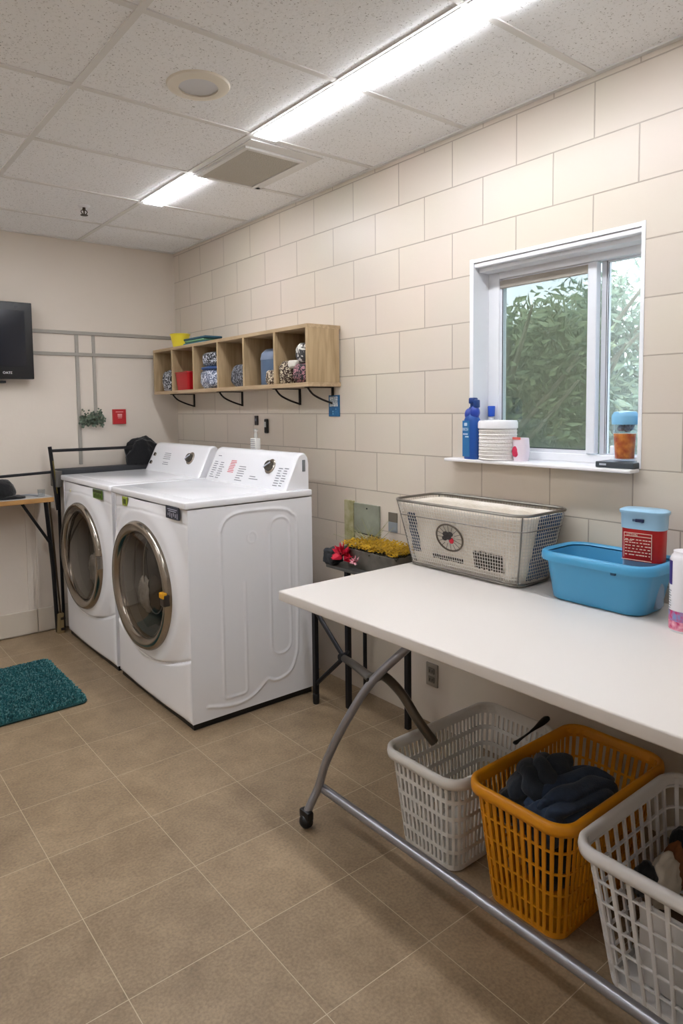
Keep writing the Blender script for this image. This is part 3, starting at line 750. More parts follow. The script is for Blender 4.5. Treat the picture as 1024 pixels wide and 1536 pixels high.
navy = M('navy_towel', '#34435a', rough=1., sheen=.12, noise=(14, '#222c3b', .8), bump=(220, .25))
slate = M('slate_towel', '#2c333d', rough=1., sheen=.12, noise=(14, '#1d2229', .8), bump=(220, .25))
def towel(c, r, seed, mat, label, name='towel', amp=.42, freq=1.5, sub=5, flatz=None, cat='towel', group=None, fold=None):
    bm = B(); blob(bm, c, r, seed, amp, freq, sub, flatz, fold=fold); o = obj(name, bm, mat, smooth=True, angle=180); tag(o, label, cat, group); return o
towel((1.490, 1.050, .285), (.062, .055, .052), 2, dark_cloth, 'black cloth in the near left corner of the orange basket', 'cloth', amp=.10, cat='cloth', fold=(.3, 1, .2, 5))
towel((1.580, 1.035, .325), (.120, .066, .066), 5, slate, 'dark slate towel at the top left of the heap in the orange basket', amp=.15, sub=6, fold=(1, -.6, .5, 6))
towel((1.605, .955, .305), (.150, .078, .060), 11, navy, 'dark blue terry towel spread over the right side of the orange basket heap', amp=.13, sub=6, fold=(.55, 1, .2, 7))
towel((1.490, .980, .275), (.060, .065, .055), 7, MATS['navy_towel'], 'small navy towel pushed against the front rim of the orange basket', amp=.12, fold=(.2, 1, .5, 5))
towel((1.60, 1.00, .15), (.115, .070, .10), 13, slate, 'dark grey towel at the bottom of the orange basket', amp=.12, fold=(.2, .5, 1, 5))
# black scoop across the two rims
t = thing('black_scoop', 'black plastic scoop lying across the rims between white and orange baskets', 'scoop', (1.77, 1.19, .33))
bm = B(); tube(bm, smoothpts([(1.745, 1.19, .353), (1.79, 1.188, .362), (1.835, 1.186, .375)], 4), [.004, .005, .006, .008, .010, .012, .013, .012, .006], 10, flat=.5); obj('scoop_bowl', bm, black_plastic, t, True)
bm = B(); tube(bm, smoothpts([(1.672, 1.196, .3365), (1.69, 1.193, .342), (1.75, 1.19, .353)], 4), [.006, .008, .009, .008, .006, .005, .004, .004, .004], 8, flat=.5); obj('scoop_handle', bm, black_plastic, t, True)
# things in the wide-grid basket
towel((1.66, .742, .170), (.060, .026, .060), 21, M('cream_cloth', '#d8cfc0', rough=.9), 'cream cloth standing up in the wide-grid white basket', 'cloth', .25, 1.3, 4, .02, cat='cloth')
towel((1.72, .742, .180), (.045, .028, .055), 23, M('rust_cloth', '#7a4a26', rough=.9), 'rust brown cloth in the wide-grid white basket', 'cloth', .25, 1.3, 4, .02, cat='cloth')
towel((1.765, .748, .215), (.045, .024, .040), 25, dark_cloth, 'black cloth at the far end of the wide-grid white basket', 'cloth', .25, 1.3, 4, .02, cat='cloth')
towel((1.605, .762, .185), (.040, .024, .040), 27, dark_cloth, 'small black cloth at the near end of the wide-grid white basket', 'cloth', .25, 1.3, 4, .02, cat='cloth')
towel((1.66, .70, .06), (.11, .06, .05), 29, M('umber_cloth', '#4a3526', rough=.9), 'dark brown cloth at the bottom of the wide-grid white basket', 'cloth', .25, 1.3, 4, .02, cat='cloth')
bm = B(); box(bm, 1.485, 1.50, .58, .72, .022, .21, .005, 2); box(bm, 1.50, 1.60, .58, .67, .022, .05, .005, 2)
tag(obj('plastic_tray', bm, M('milky_plastic', '#cfccc8', rough=.5), smooth=True), 'milky white plastic tray standing inside the wide-grid basket', 'tray')

# ---------------------------------------------------------------- wire basket on the table
wb = thing('wire_basket', 'large rectangular wire mesh basket on the white table below the window', 'basket', (1.975, 1.58, TZ))
WB = dict(b=(1.876, 2.07, 1.33, 1.83), t=(1.822, 2.093, 1.272, 1.872), z0=TZ + .005, z1=1.0)
def wring(f, n=8, ex=0):
    b_, t_ = WB['b'], WB['t']; q = [b_[i] * (1 - f) + t_[i] * f for i in range(4)]
    return rrect((q[0] + q[1]) / 2, (q[2] + q[3]) / 2, (q[1] - q[0]) / 2 + ex, (q[3] - q[2]) / 2 + ex, .04 + .015 * f, WB['z0'] + (WB['z1'] - WB['z0']) * f, n)
def resamp(pts, n):
    L_ = [0]
    for i in range(len(pts)): L_.append(L_[-1] + (pts[(i + 1) % len(pts)] - pts[i]).length)
    out = []; j = 0
    for k in range(n):
        s = L_[-1] * k / n
        while L_[j + 1] < s: j += 1
        out.append(pts[j].lerp(pts[(j + 1) % len(pts)], (s - L_[j]) / max(1e-9, L_[j + 1] - L_[j])))
    return out
wire = M('galvanised_wire', '#dcd8d0', rough=.4, metal=.25)
bm = B(); NW = 132
r0, r1 = resamp(wring(0), NW), resamp(wring(.985), NW)
for a, b_ in zip(r0, r1): tube(bm, [a, a.lerp(b_, .5), b_], .0011, 4, cap=False)
for k in range(1, 20): tube(bm, resamp(wring(k / 20 * .985), 72), .0011, 4, closed=True)
b_ = WB['b']
for i in range(1, 14):
    x = b_[0] + (b_[1] - b_[0]) * i / 14; tube(bm, [(x, b_[2] + .002, WB['z0']), (x, b_[3] - .002, WB['z0'])], .0011, 4, cap=False)
for i in range(1, 34):
    y = b_[2] + (b_[3] - b_[2]) * i / 34; tube(bm, [(b_[0] + .002, y, WB['z0']), (b_[1] - .002, y, WB['z0'])], .0011, 4, cap=False)
obj('wire_mesh', bm, wire, wb)
steel2 = M('rim_steel', '#85817a', rough=.35, metal=.85)
bm = B(); tube(bm, wring(1.0, 8), .0052, 8, closed=True); obj('rim', bm, steel2, wb, True)
bm = B(); tube(bm, wring(.02, 8, .001), .0035, 8, closed=True); obj('base_ring', bm, steel2, wb, True)
bm = B(); tube(bm, wring(.78, 8, .0022), .0014, 6, closed=True); obj('band_wire', bm, steel2, wb, True)
for i in (0, 1, 2, 3):
    k = i * 9 + 4; a, c_ = wring(0)[k], wring(1)[k]
    bm = B(); tube(bm, [a, c_], .003, 8); obj('corner_rod', bm, steel2, wb, True)
# emblem: ring, spokes, red centre, on the long front side
fz = .885; fy = 1.598
def fpt(dy, dz, o=.004):
    z = fz + dz; f = (z - WB['z0']) / (WB['z1'] - WB['z0']); return Vector((WB['b'][0] * (1 - f) + WB['t'][0] * f - o, fy + dy, z))
def ell(r, k, n=40, o=.004):
    a = 2 * PI * k / n; p, q = .060 * r * math.cos(a), .049 * r * math.sin(a); return fpt(p, q + .0 * p, o)
bm = B(); tube(bm, [ell(1, k) for k in range(40)], .0032, 8, closed=True); em = obj('emblem', bm, M('bronze_ring', '#5f564a', rough=.5, metal=.5), wb, True)
bm = B()
for k in range(16):
    tube(bm, [ell(.35 + .1 * (k % 3), k, 16), ell(1, k, 16)], .0009, 5)
obj('spoke', bm, MATS['bronze_ring'], em)
bm = B()
for (dy, dz, r) in ((.012, .012, .013), (-.008, .014, .012), (.02, -.004, .011), (.002, .002, .012)):
    c = fpt(dy, dz, .006); lathe(bm, [(.0005, -.002), (r, -.001), (r * .8, .001)], axis='x', c=c, segs=9, sy=1.2, sz=.8)
obj('figure', bm, M('charcoal_mark', '#2e2a28', rough=.6), em)
bm = B(); lathe(bm, [(.0005, -.004), (.009, -.0025), (.011, .001)], axis='x', c=fpt(-.009, -.010, .006), segs=18); obj('red_spot', bm, M('red_mark', '#c81e34', rough=.4), em)
# contents: a linen liner that follows the wires, cloths tucked between liner and wires
cream = M('cream_linen', '#f0e9de', rough=.95, noise=(20, '#e2d8c8', .7), bump=(300, .4))
def rump(p, seed, amp): return p + Vector((noise.noise(p * 22 + Vector((seed, 0, 0))), noise.noise(p * 22 + Vector((0, seed, 0))), .4 * noise.noise(p * 22 + Vector((0, 0, seed))))) * amp
bm = B(); LS = []
for f, ex in ((.03, -.022), (.03, -.013), (.15, -.011), (.3, -.010), (.45, -.010), (.6, -.010), (.75, -.010), (.88, -.009), (.95, -.009), (.955, -.012), (.88, -.014), (.6, -.015), (.3, -.016), (.06, -.02)):
    LS.append([rump(p, 3, .004) for p in resamp(wring(f, 8, ex), 110)])
loft(bm, LS, True, True)
tag(obj('basket_liner', bm, cream, smooth=True, angle=180), 'cream linen liner standing inside the wire basket on the table', 'liner')
def tuck(side, a0, a1, f0, f1, mat, name, label, cat, seed, n=14):
    """cloth that lies against the wires: side 'front' runs along y, 'right'/'left' along x"""
    bm = B(); G = []
    for layer, ins in ((0, .0035), (1, .0085)):
        rows_ = []
        for i in range(n + 1):
            f = f0 + (f1 - f0) * i / n; row = []
            q = [WB['b'][k] * (1 - f) + WB['t'][k] * f for k in range(4)]; z = WB['z0'] + (WB['z1'] - WB['z0']) * f
            for k in range(n * 2 + 1):
                a = a0 + (a1 - a0) * k / (n * 2) + .004 * noise.noise(Vector((f * 8, seed, 0)))
                dz = .006 * noise.noise(Vector((k * .4, seed, 0))) * (1 if i in (0, n) else 0); w_ = .0014 * noise.noise(Vector((k * .3, f * 6, seed)))
                row.append(Vector((q[0] + ins + w_, a, z + dz)) if side == 'front' else Vector((a, q[2] + ins + w_, z + dz)) if side == 'right' else Vector((a, q[3] - ins + w_, z + dz)))
            rows_.append([bm.verts.new(p) for p in row])
        G.append(rows_)
    m_ = n * 2
    for rows_ in G:
        for i in range(n):
            for k in range(m_): bm.faces.new((rows_[i][k], rows_[i][k + 1], rows_[i + 1][k + 1], rows_[i + 1][k]))
    A_, B_ = G
    for i in range(n):
        for k in (0, m_): bm.faces.new((A_[i][k], A_[i + 1][k], B_[i + 1][k], B_[i][k]))
    for k in range(m_):
        for i in (0, n): bm.faces.new((A_[i][k], A_[i][k + 1], B_[i][k + 1], B_[i][k]))
    return tag(obj(name, bm, mat, smooth=True, angle=60), label, cat)
denim = M('denim_blue_cloth', '#3d6796', rough=.95, noise=(16, '#22364f', .8)); char = M('charcoal_cloth', '#2b2926', rough=.95, noise=(60, '#5e584e', .8))
tuck('right', 1.925, 2.045, .06, .96, denim, 'cloth', 'denim blue cloth at the right end of the wire basket', 'cloth', 3)
tuck('front', 1.762, 1.80, .22, .82, M('grey_blue_cloth', '#56647a', rough=.95, noise=(30, '#2b3242', .9)), 'cloth', 'grey blue cloth at the left end of the wire basket', 'cloth', 5, 8)
tuck('front', 1.385, 1.505, .16, .40, char, 'cloth', 'dark patterned cloth low at the right of the wire basket front', 'cloth', 7)
tuck('front', 1.56, 1.70, .17, .235, char, 'cloth', 'narrow dark cloth strip below the round emblem of the wire basket', 'cloth', 9, 8)

# ---------------------------------------------------------------- blue tub, red container, spray can
blue = M('blue_tub_plastic', '#4a9cc8', rough=.32)
tu = thing('plastic_tub', 'light blue rectangular plastic tub on the white table', 'tub', (1.95, 1.08, TZ))
def tr(x0, x1, y0, y1, r, z): return rrect((x0 + x1) / 2, (y0 + y1) / 2, (x1 - x0) / 2, (y1 - y0) / 2, r, z, 8)
bm = B()
loft(bm, [tr(1.880, 2.035, .930, 1.212, .045, TZ + .001), tr(1.874, 2.040, .924, 1.218, .045, TZ + .006), tr(1.856, 2.062, .900, 1.236, .05, .888),
          tr(1.853, 2.065, .897, 1.239, .052, .888), tr(1.860, 2.058, .904, 1.232, .048, .8885), tr(1.879, 2.036, .928, 1.214, .042, TZ + .010)], True, True)
obj('tub_body', bm, blue, tu, True, 50)
bm = B(); q = []
for (e, z) in ((.0, .893), (.004, .899), (.012, .900), (.018, .895), (.020, .884), (.019, .872), (.0155, .872), (.015, .884), (.006, .889)):
    q.append([bm.verts.new(p) for p in tr(1.860 - e, 2.058 + e, .904 - e, 1.232 + e, .05 + e, z)])
for a in range(len(q)):
    ra, rb = q[a], q[(a + 1) % len(q)]
    for i in range(len(ra)):
        j = (i + 1) % len(ra); bm.faces.new((ra[i], ra[j], rb[j], rb[i]))
obj('rim', bm, blue, tu, True, 70)
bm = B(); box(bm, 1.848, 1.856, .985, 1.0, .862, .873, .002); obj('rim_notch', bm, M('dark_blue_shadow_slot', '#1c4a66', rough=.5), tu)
# red box with light blue cap, standing inside the tub, its back against the wall side
rc = thing('detergent_container', 'red labelled container with pale blue cap standing in the blue tub', 'container', (1.985, .965, TZ + .012))
def oval(cx, cy, a, b_, z, n=40, p=.62, tw=0.):
    out = []
    for k in range(n):
        u = 2 * PI * k / n; c_, s_ = math.cos(u), math.sin(u)
        x, y = a * abs(c_) ** p * (1 if c_ > 0 else -1), b_ * abs(s_) ** p * (1 if s_ > 0 else -1)
        out.append(Vector((cx + x * math.cos(tw) - y * math.sin(tw), cy + x * math.sin(tw) + y * math.cos(tw), z)))
    return out
RX, RY, TW = 1.975, .965, .12
bm = B(); loft(bm, [oval(RX, RY, .030, .048, TZ + .012, tw=TW), oval(RX, RY, .034, .054, TZ + .018, tw=TW), oval(RX, RY, .036, .058, .995, tw=TW), oval(RX, RY, .030, .05, 1.0, tw=TW)]); body = obj('container_body', bm, M('grey_blue_plastic', '#7d93ab', rough=.35), rc, True)
bm = B(); loft(bm, [oval(RX, RY, .0357, .0576, .895, tw=TW), oval(RX, RY, .0367, .0590, .994, tw=TW)], False, False); lab = obj('label', bm, M('red_label', '#b5161a', rough=.35, noise=(12, '#8a0f12', .8)), body, True)
lab['label'] = 'glossy red printed label'
fx = RX - .0372; R3 = Matrix.Rotation(TW, 3, 'Z')
def onlab(bm, bulge=True):
    for v in bm.verts:
        v.co = R3 @ Vector((v.co.x, v.co.y, v.co.z)) + Vector((RX, RY, 0))
    return bm
bm = B(); xa, xb = -.0390, -.0372
for (y0, y1, z0, z1) in ((-.034, .044, .9775, .979), (-.034, .044, .968, .9695), (.043, .044, .905, .979), (-.034, -.033, .905, .979), (.020, .044, .955, .9562), (-.034, .050, .898, .8995)): box(bm, xa, xb, y0, y1, z0, z1)
rr_ = random.Random(2)
for k in range(6):
    z = .960 - k * .009; y = .040
    while y > -.030:
        w_ = rr_.uniform(.003, .008); box(bm, xa, xb, y - w_, y, z - .0022, z); y -= w_ + rr_.uniform(.001, .006)
obj('print', onlab(bm), M('white_print', '#ecd9c8', rough=.5), lab)
bm = text_bm('LITTON', .0085, (0, 0, 0), 'x', .0006)
for v in bm.verts: v.co += Vector((-.0387, .036, .9700))
obj('lettering', onlab(bm), MATS['white_print'], lab)
bm = B(); loft(bm, [oval(RX, RY, .0385, .0612, .990, tw=TW), oval(RX, RY, .0395, .063, 1.032, tw=TW), oval(RX, RY, .043, .067, 1.036, tw=TW), oval(RX, RY, .043, .067, 1.043, tw=TW), oval(RX, RY, .038, .06, 1.047, tw=TW)]); cap = obj('cap', bm, M('pale_blue_plastic', '#9cc6e2', rough=.3), rc, True, 50)
bm = B(); box(bm, -.0425, -.0385, -.012, .012, 1.012, 1.021, .001); obj('slot', onlab(bm), M('navy_slot', '#131f45', rough=.4), cap)
bm = B(); box(bm, -.0420, -.0385, .012, .020, 1.013, 1.020, .001); obj('slot', onlab(bm), M('steel_blue_slot', '#46607e', rough=.4), cap)
sp = thing('spray_can', 'white can with purple and pink print at the right edge of the table', 'can', (1.872, .803, TZ))
bm = B(); lathe(bm, [(.036, TZ), (.038, TZ + .004), (.038, .94), (.034, .95), (.030, .955), (.030, .962), (.0005, .964)], c=(1.874, .803, 0), segs=40, cap0=True); cb = obj('can_body', bm, M('white_can', '#e4e2e6', rough=.3), sp, True)
def can_patch(a0, a1, z0, z1, n=8, r=.0384):
    bm = B(); loft(bm, [[Vector((1.874 + rr * math.cos(math.radians(a0 + (a1 - a0) * k / n)), .803 + rr * math.sin(math.radians(a0 + (a1 - a0) * k / n)), z)) for k in range(n + 1)] for (rr, z) in ((r, z0), (r, z1))], False, False, closed=False); return bm
obj('label', can_patch(118, 150, .872, .937), M('violet_print', '#3c2a78', rough=.4), cb)
obj('label', can_patch(90, 250, TZ + .006, TZ + .030, 20), M('magenta_print', '#c23468', rough=.4, noise=(60, '#f0b8c8', .9)), cb)
obj('label', can_patch(90, 250, TZ + .030, TZ + .058, 20), M('floral_print', '#7d93c4', rough=.4, noise=(70, '#c9306a', 1.)), cb)
bm = B()
for k in range(9): bm2 = can_patch(120, 146 - 6 * (k % 2), .800 + k * .0068, .8022 + k * .0068, 5, .0385); me_ = bpy.data.meshes.new('t'); bm2.to_mesh(me_); bm.from_mesh(me_); bm2.free(); bpy.data.meshes.remove(me_)
obj('print', bm, ink, cb)
# ---------------------------------------------------------------- window sill things
SZ = HZ0
bb = thing('spray_bottle', 'tall blue spray bottle at the left end of the window sill', 'bottle', (2.066, 1.678, SZ))
bblue = M('blue_bottle', '#1f4f9c', rough=.3)
bm = B(); loft(bm, [oval(2.066, 1.678, .020, .031, SZ + z, 28, .8) if k != 1 else oval(2.066, 1.678, .022, .033, SZ + z, 28, .8) for k, z in enumerate((0, .004))] + [oval(2.066, 1.678, .022 * s, .033 * s, SZ + z, 28, .8) for s, z in ((1, .06), (.98, .12), (1, .150), (.8, .165), (.42, .185), (.36, .20))]); bo = obj('bottle_body', bm, bblue, bb, True, 50)
bm = B(); box(bm, 2.0425, 2.0445, 1.672, 1.706, SZ + .01, SZ + .148, .0008); lb = obj('label', bm, M('blue_label', '#2a6ea6', rough=.35), bo)
bm = text_bm('BESI', .0155, (2.0420, 1.705, SZ + .110), 'x', .0006); obj('lettering', bm, M('pale_text', '#c8dcec', rough=.5), lb)
bm = B(); box(bm, 2.0415, 2.0425, 1.680, 1.702, SZ + .094, SZ + .099); box(bm, 2.0415, 2.0425, 1.676, 1.692, SZ + .084, SZ + .089); box(bm, 2.0415, 2.0425, 1.683, 1.696, SZ + .128, SZ + .140, .002); obj('print', bm, MATS['pale_text'], lb)
bm = B(); blob(bm, (2.066, 1.690, SZ + .172), (.018, .020, .024), 3, .05, 1., 3, ridge=False); blob(bm, (2.066, 1.665, SZ + .178), (.018, .020, .028), 4, .05, 1., 3, ridge=False); obj('collar', bm, M('royal_blue', '#24409c', rough=.3), bb, True)
bm = B(); tube(bm, [(2.066, 1.676, SZ + .19), (2.066, 1.675, SZ + .225)], .010, 10); box(bm, 2.052, 2.080, 1.660, 1.686, SZ + .212, SZ + .236, .005, 2); box(bm, 2.054, 2.078, 1.648, 1.666, SZ + .196, SZ + .228, .005, 2); obj('trigger', bm, M('deep_blue', '#1c3d7c', rough=.3), bb, True)
cj = thing('ribbed_canister', 'white ribbed canister with lid beside the blue bottle on the sill', 'canister', (2.115, 1.588, SZ))
pr = []
for k in range(34):
    z = SZ + .001 + .116 * k / 33; pr.append((.0685 + (.0022 if k % 2 else 0) + .001 * math.sin(k * 1.7), z))
bm = B(); lathe(bm, pr, c=(2.105, 1.588, 0), segs=40, cap0=True, cap1=True); obj('canister_body', bm, M('white_fibre', '#e6e2de', rough=.8, bump=(180, .4)), cj, True, 60)
bm = B(); lathe(bm, [(.070, SZ + .118), (.073, SZ + .120), (.073, SZ + .140), (.069, SZ + .148), (.0005, SZ + .150)], c=(2.105, 1.588, 0), segs=40, cap0=True); obj('lid', bm, M('white_lid', '#e9e8ea', rough=.5), cj, True, 50)
ub = thing('capped_bottle', 'bottle with a bright blue cap behind the ribbed canister', 'bottle', (2.168, 1.678, SZ))
bm = B(); lathe(bm, [(.013, SZ), (.013, SZ + .15), (.008, SZ + .165), (.008, SZ + .17)], c=(2.170, 1.668, 0), segs=20, cap0=True); obj('bottle_body', bm, M('white_bottle', '#d9dce2', rough=.4), ub, True)
bm = B(); lathe(bm, [(.013, SZ + .162), (.0145, SZ + .20), (.013, SZ + .203), (.0005, SZ + .203)], c=(2.170, 1.668, 0), segs=20, cap0=True); obj('cap', bm, M('cobalt_cap', '#2450b4', rough=.3), ub, True, 50)
sa = thing('sachet_pot', 'small translucent pot with pink print beside the ribbed canister', 'pot', (2.112, 1.488, SZ))
bm = B(); loft(bm, [oval(2.112, 1.490, .020, .026, SZ, 24, .7), oval(2.112, 1.490, .023, .031, SZ + .04, 24, .7), oval(2.112, 1.490, .020, .028, SZ + .082, 24, .7), oval(2.112, 1.490, .019, .027, SZ + .085, 24, .7)]); s1 = obj('pot_body', bm, M('translucent_white', '#dfd3dc', rough=.35), sa, True, 50)
bm = B(); box(bm, 2.0895, 2.0925, 1.478, 1.512, SZ + .079, SZ + .088, .001); obj('lid', bm, M('coral_lid', '#d9675f', rough=.4), sa)
bm = B(); blob(bm, (2.0905, 1.500, SZ + .034), (.0022, .012, .018), 5, .25, 2., 3); obj('print', bm, M('raspberry_print', '#c4284e', rough=.5), s1)
tr_ = thing('drip_tray', 'flat dark tray under the iced drink on the sill', 'tray', (2.11, 1.11, SZ))
bm = B(); box(bm, 2.062, 2.155, 1.046, 1.172, SZ + .0005, SZ + .020, .003, 2); ty = obj('tray_body', bm, M('slate_tray', '#3a4248', rough=.35), tr_)
bm = B(); box(bm, 2.0610, 2.0625, 1.135, 1.158, SZ + .008, SZ + .014, .0005); obj('label', bm, M('tray_label', '#b8c2cc', rough=.4), ty)
cu = thing('drink_cup', 'clear cup of orange iced drink with a blue lid at the right of the sill', 'cup', (2.118, 1.112, SZ + .021))
cz = SZ + .021
bm = B(); lathe(bm, [(.0005, cz + .001), (.031, cz), (.0335, cz + .04), (.038, cz + .145), (.0355, cz + .145), (.0315, cz + .04), (.029, cz + .005), (.0005, cz + .005)], c=(2.118, 1.104, 0), segs=36)
cb2 = obj('cup_body', bm, glass_mat('clear_cup', (.93, .96, .99, 1), .06, .05, 1.3), cu, True, 50)
bm = B(); lathe(bm, [(.0005, cz + .008), (.0285, cz + .008), (.0335, cz + .088), (.0005, cz + .090)], c=(2.118, 1.104, 0), segs=30); obj('drink', bm, M('iced_tea', '#b8481c', rough=.25, noise=(38, '#f0923c', 1.)), cu, True, 50)
bm = B(); rnd = random.Random(4)
for k in range(9):
    x, y = 2.118 + rnd.uniform(-.018, .018), 1.104 + rnd.uniform(-.018, .018); z = cz + .090 + rnd.uniform(0, .028)
    box(bm, x - .008, x + .008, y - .008, y + .008, z, z + .016, .002, 1, rot=Matrix.Rotation(rnd.uniform(0, 3), 3, Vector((rnd.random(), rnd.random(), 1)).normalized()))
obj('ice', bm, M('ice_grey', '#b9c8d8', rough=.15, noise=(70, '#3d4c66', .9)), cu)
bm = B(); lathe(bm, [(.0398, cz + .118), (.0405, cz + .143), (.0392, cz + .148), (.033, cz + .158), (.0005, cz + .162)], c=(2.118, 1.104, 0), segs=36); obj('lid', bm, M('sky_blue_lid', '#7fbbe0', rough=.25), cu, True, 50)

# ---------------------------------------------------------------- cubby shelf on brackets
oak_y = wood_mat('light_oak_y', '#a18a69', '#bda585', 'Y'); oak_z = wood_mat('light_oak_z', '#a08966', '#baa27f', 'Z')
cs = thing('wall_cubby_shelf', 'light oak wall shelf with six open cubbies above the machines', 'shelf', (1.995, 3.335, 1.457))
sz0, sz1, sxf, sy0, sy1 = 1.457, 1.748, 1.90, 2.500, 4.185
bm = B(); box(bm, sxf, W, sy0, sy1, sz1 - .018, sz1, .0012); obj('top_board', bm, oak_y, cs)
bm = B(); box(bm, sxf, W, sy0, sy1, sz0, sz0 + .020, .0012); obj('bottom_board', bm, oak_y, cs)
bm = B(); box(bm, W - .008, W - .001, sy0 + .016, sy1 - .016, sz0 + .02, sz1 - .018); obj('back_board', bm, M('oak_back', '#9c8361', rough=.6), cs)
for k, y in enumerate((2.500, 2.765, 3.055, 3.330, 3.620, 3.905, 4.169)):
    bm = B(); box(bm, sxf + .0005, W - .008, y, y + .016, sz0 + .02, sz1 - .018, .0008); obj('side_panel' if k in (0, 6) else 'divider', bm, oak_z, cs)
iron = M('black_iron', '#2a2522', rough=.5, metal=.6)
for k, y in enumerate((4.00, 3.40, 2.83, 2.56)):
    bm = B(); box(bm, 1.93, W, y - .008, y + .008, sz0 - .005, sz0, .001); box(bm, W - .006, W, y - .008, y + .008, sz0 - .085, sz0 - .003, .001)
    tube(bm, smoothpts([(1.945, y, sz0 - .004), (1.975, y, sz0 - .035), (2.03, y, sz0 - .060), (W - .004, y, sz0 - .080)], 5), .005, 8); obj('bracket', bm, iron, cs, True)
zc0 = sz0 + .0205
def pattern(name, c1, c2, sc_=60, rough=.8):
    if name in MATS: return MATS[name]
    m, nt, b = nodes_mat(name); tc = nt.nodes.new('ShaderNodeTexCoord'); v = nt.nodes.new('ShaderNodeTexNoise'); v.inputs['Scale'].default_value = sc_; v.inputs['Detail'].default_value = 2; v.inputs['Distortion'].default_value = 1.5
    r = nt.nodes.new('ShaderNodeValToRGB'); r.color_ramp.interpolation = 'CONSTANT'; r.color_ramp.elements[0].color = hx(c1); r.color_ramp.elements[1].position = .52; r.color_ramp.elements[1].color = hx(c2)
    nt.links.new(tc.outputs['Object'], v.inputs['Vector']); nt.links.new(v.outputs['Fac'], r.inputs['Fac']); nt.links.new(r.outputs['Color'], b.inputs['Base Color']); b.inputs['Roughness'].default_value = rough; MATS[name] = m
    return m
bw = pattern('black_white_print', '#26282c', '#c9ccd4', 75); sil = pattern('silver_blue_print', '#5b6680', '#d4dae6', 60, .35); brn = pattern('brown_cream_print', '#3a281e', '#cdbfa6', 75); dk = pattern('dark_grey_print', '#34353a', '#82858e', 80)
def soft(c, r, seed, mat, name, label, cat, amp=.12, freq=2., flat=None, sub=4):
    bm = B(); blob(bm, c, r, seed, amp, freq, sub, flat, ridge=False, sq=.62); return tag(obj(name, bm, mat, smooth=True, angle=180), label, cat)
soft((1.955, 4.035, zc0 + .062), (.045, .065, .070), 1, bw, 'cloth_pouch', 'black and white printed pouch in the farthest cubby', 'pouch', flat=zc0)
rb = thing('storage_bin', 'small red plastic bin in the second cubby from the corner', 'bin', (1.955, 3.80, zc0))
bm = B(); loft(bm, [tr(1.920, 2.005, 3.735, 3.885, .015, zc0), tr(1.910, 2.015, 3.715, 3.897, .018, zc0 + .11), tr(1.915, 2.010, 3.721, 3.891, .016, zc0 + .11), tr(1.925, 2.0, 3.742, 3.878, .013, zc0 + .006)]); obj('bin_body', bm, M('red_plastic', '#b0101c', rough=.3), rb, True, 50)
bm = B(); tube(bm, tr(1.909, 2.017, 3.714, 3.898, .02, zc0 + .108), .004, 8, closed=True); obj('rim', bm, MATS['red_plastic'], rb, True)
soft((1.960, 3.490, zc0 + .055), (.050, .105, .056), 12, sil, 'cloth_bag', 'crinkled silver blue bag at the bottom of the third cubby from the corner', 'bag', flat=zc0)
soft((1.958, 3.488, zc0 + .118), (.046, .095, .012), 13, M('navy_band', '#3b5484', rough=.6), 'folded_cloth', 'thin navy cloth between the two stacked bags', 'cloth')
soft((1.958, 3.480, zc0 + .170), (.046, .088, .040), 14, bw, 'cloth_bag', 'black and white bag on top of the stack in the third cubby', 'bag')
soft((1.975, 3.170, zc0 + .058), (.050, .085, .065), 15, dk, 'cloth_bag', 'dark grey patterned bag in the fourth cubby from the corner', 'bag', flat=zc0)
bj = thing('storage_canister', 'tall blue grey canister in the fifth cubby', 'canister', (1.995, 2.90, zc0))
bm = B(); loft(bm, [oval(1.995, 2.905, .06, .080, zc0, 36, .8), oval(1.995, 2.905, .062, .082, zc0 + .004, 36, .8), oval(1.995, 2.905, .062, .082, zc0 + .130, 36, .8)]); obj('canister_body', bm, M('slate_blue_plastic', '#566b86', rough=.4), bj, True, 50)
bm = B(); loft(bm, [oval(1.995, 2.905, .064, .084, zc0 + .130, 36, .8), oval(1.995, 2.905, .064, .084, zc0 + .137, 36, .8), oval(1.995, 2.905, .058, .076, zc0 + .165, 36, .8), oval(1.995, 2.905, .040, .05, zc0 + .185, 36, .8)]); obj('lid', bm, M('grey_blue_lid', '#76839a', rough=.4), bj, True, 50)
soft((1.925, 2.83, zc0 + .034), (.022, .040, .037), 17, brn, 'cloth_pouch', 'small brown printed pouch in front of the blue grey canister', 'pouch', flat=zc0)
soft((1.950, 2.715, zc0 + .048), (.042, .045, .060), 18, brn, 'cloth_pouch', 'brown printed pouch at the left of the nearest cubby', 'pouch', flat=zc0)
soft((1.955, 2.590, zc0 + .045), (.045, .062, .050), 19, pattern('floral_dark_print', '#2c2a2e', '#a87880', 60), 'cloth_pouch', 'dark floral pouch at the right of the nearest cubby', 'pouch', flat=zc0)
soft((1.955, 2.580, zc0 + .142), (.042, .048, .046), 20, pattern('white_spotted_print', '#3c3a3a', '#d6d3cc', 26), 'cloth_pouch', 'white spotted pouch lying on the dark floral one', 'pouch')
soft((1.945, 2.655, zc0 + .092), (.030, .040, .020), 22, M('white_flap_cloth', '#cfc9bf', rough=.9), 'folded_cloth', 'small white cloth draped between the pouches of the nearest cubby', 'cloth')
yt = thing('yellow_pot', 'small bright yellow pot on top of the far end of the shelf', 'pot', (1.985, 3.95, sz1))
bm = B(); lathe(bm, [(.045, sz1), (.062, sz1 + .085), (.060, sz1 + .085), (.044, sz1 + .004), (.0005, sz1 + .004)], c=(1.98, 3.945, 0), segs=32, cap0=True); obj('pot_body', bm, M('lemon_plastic', '#e3d23c', rough=.35), yt, True, 50)
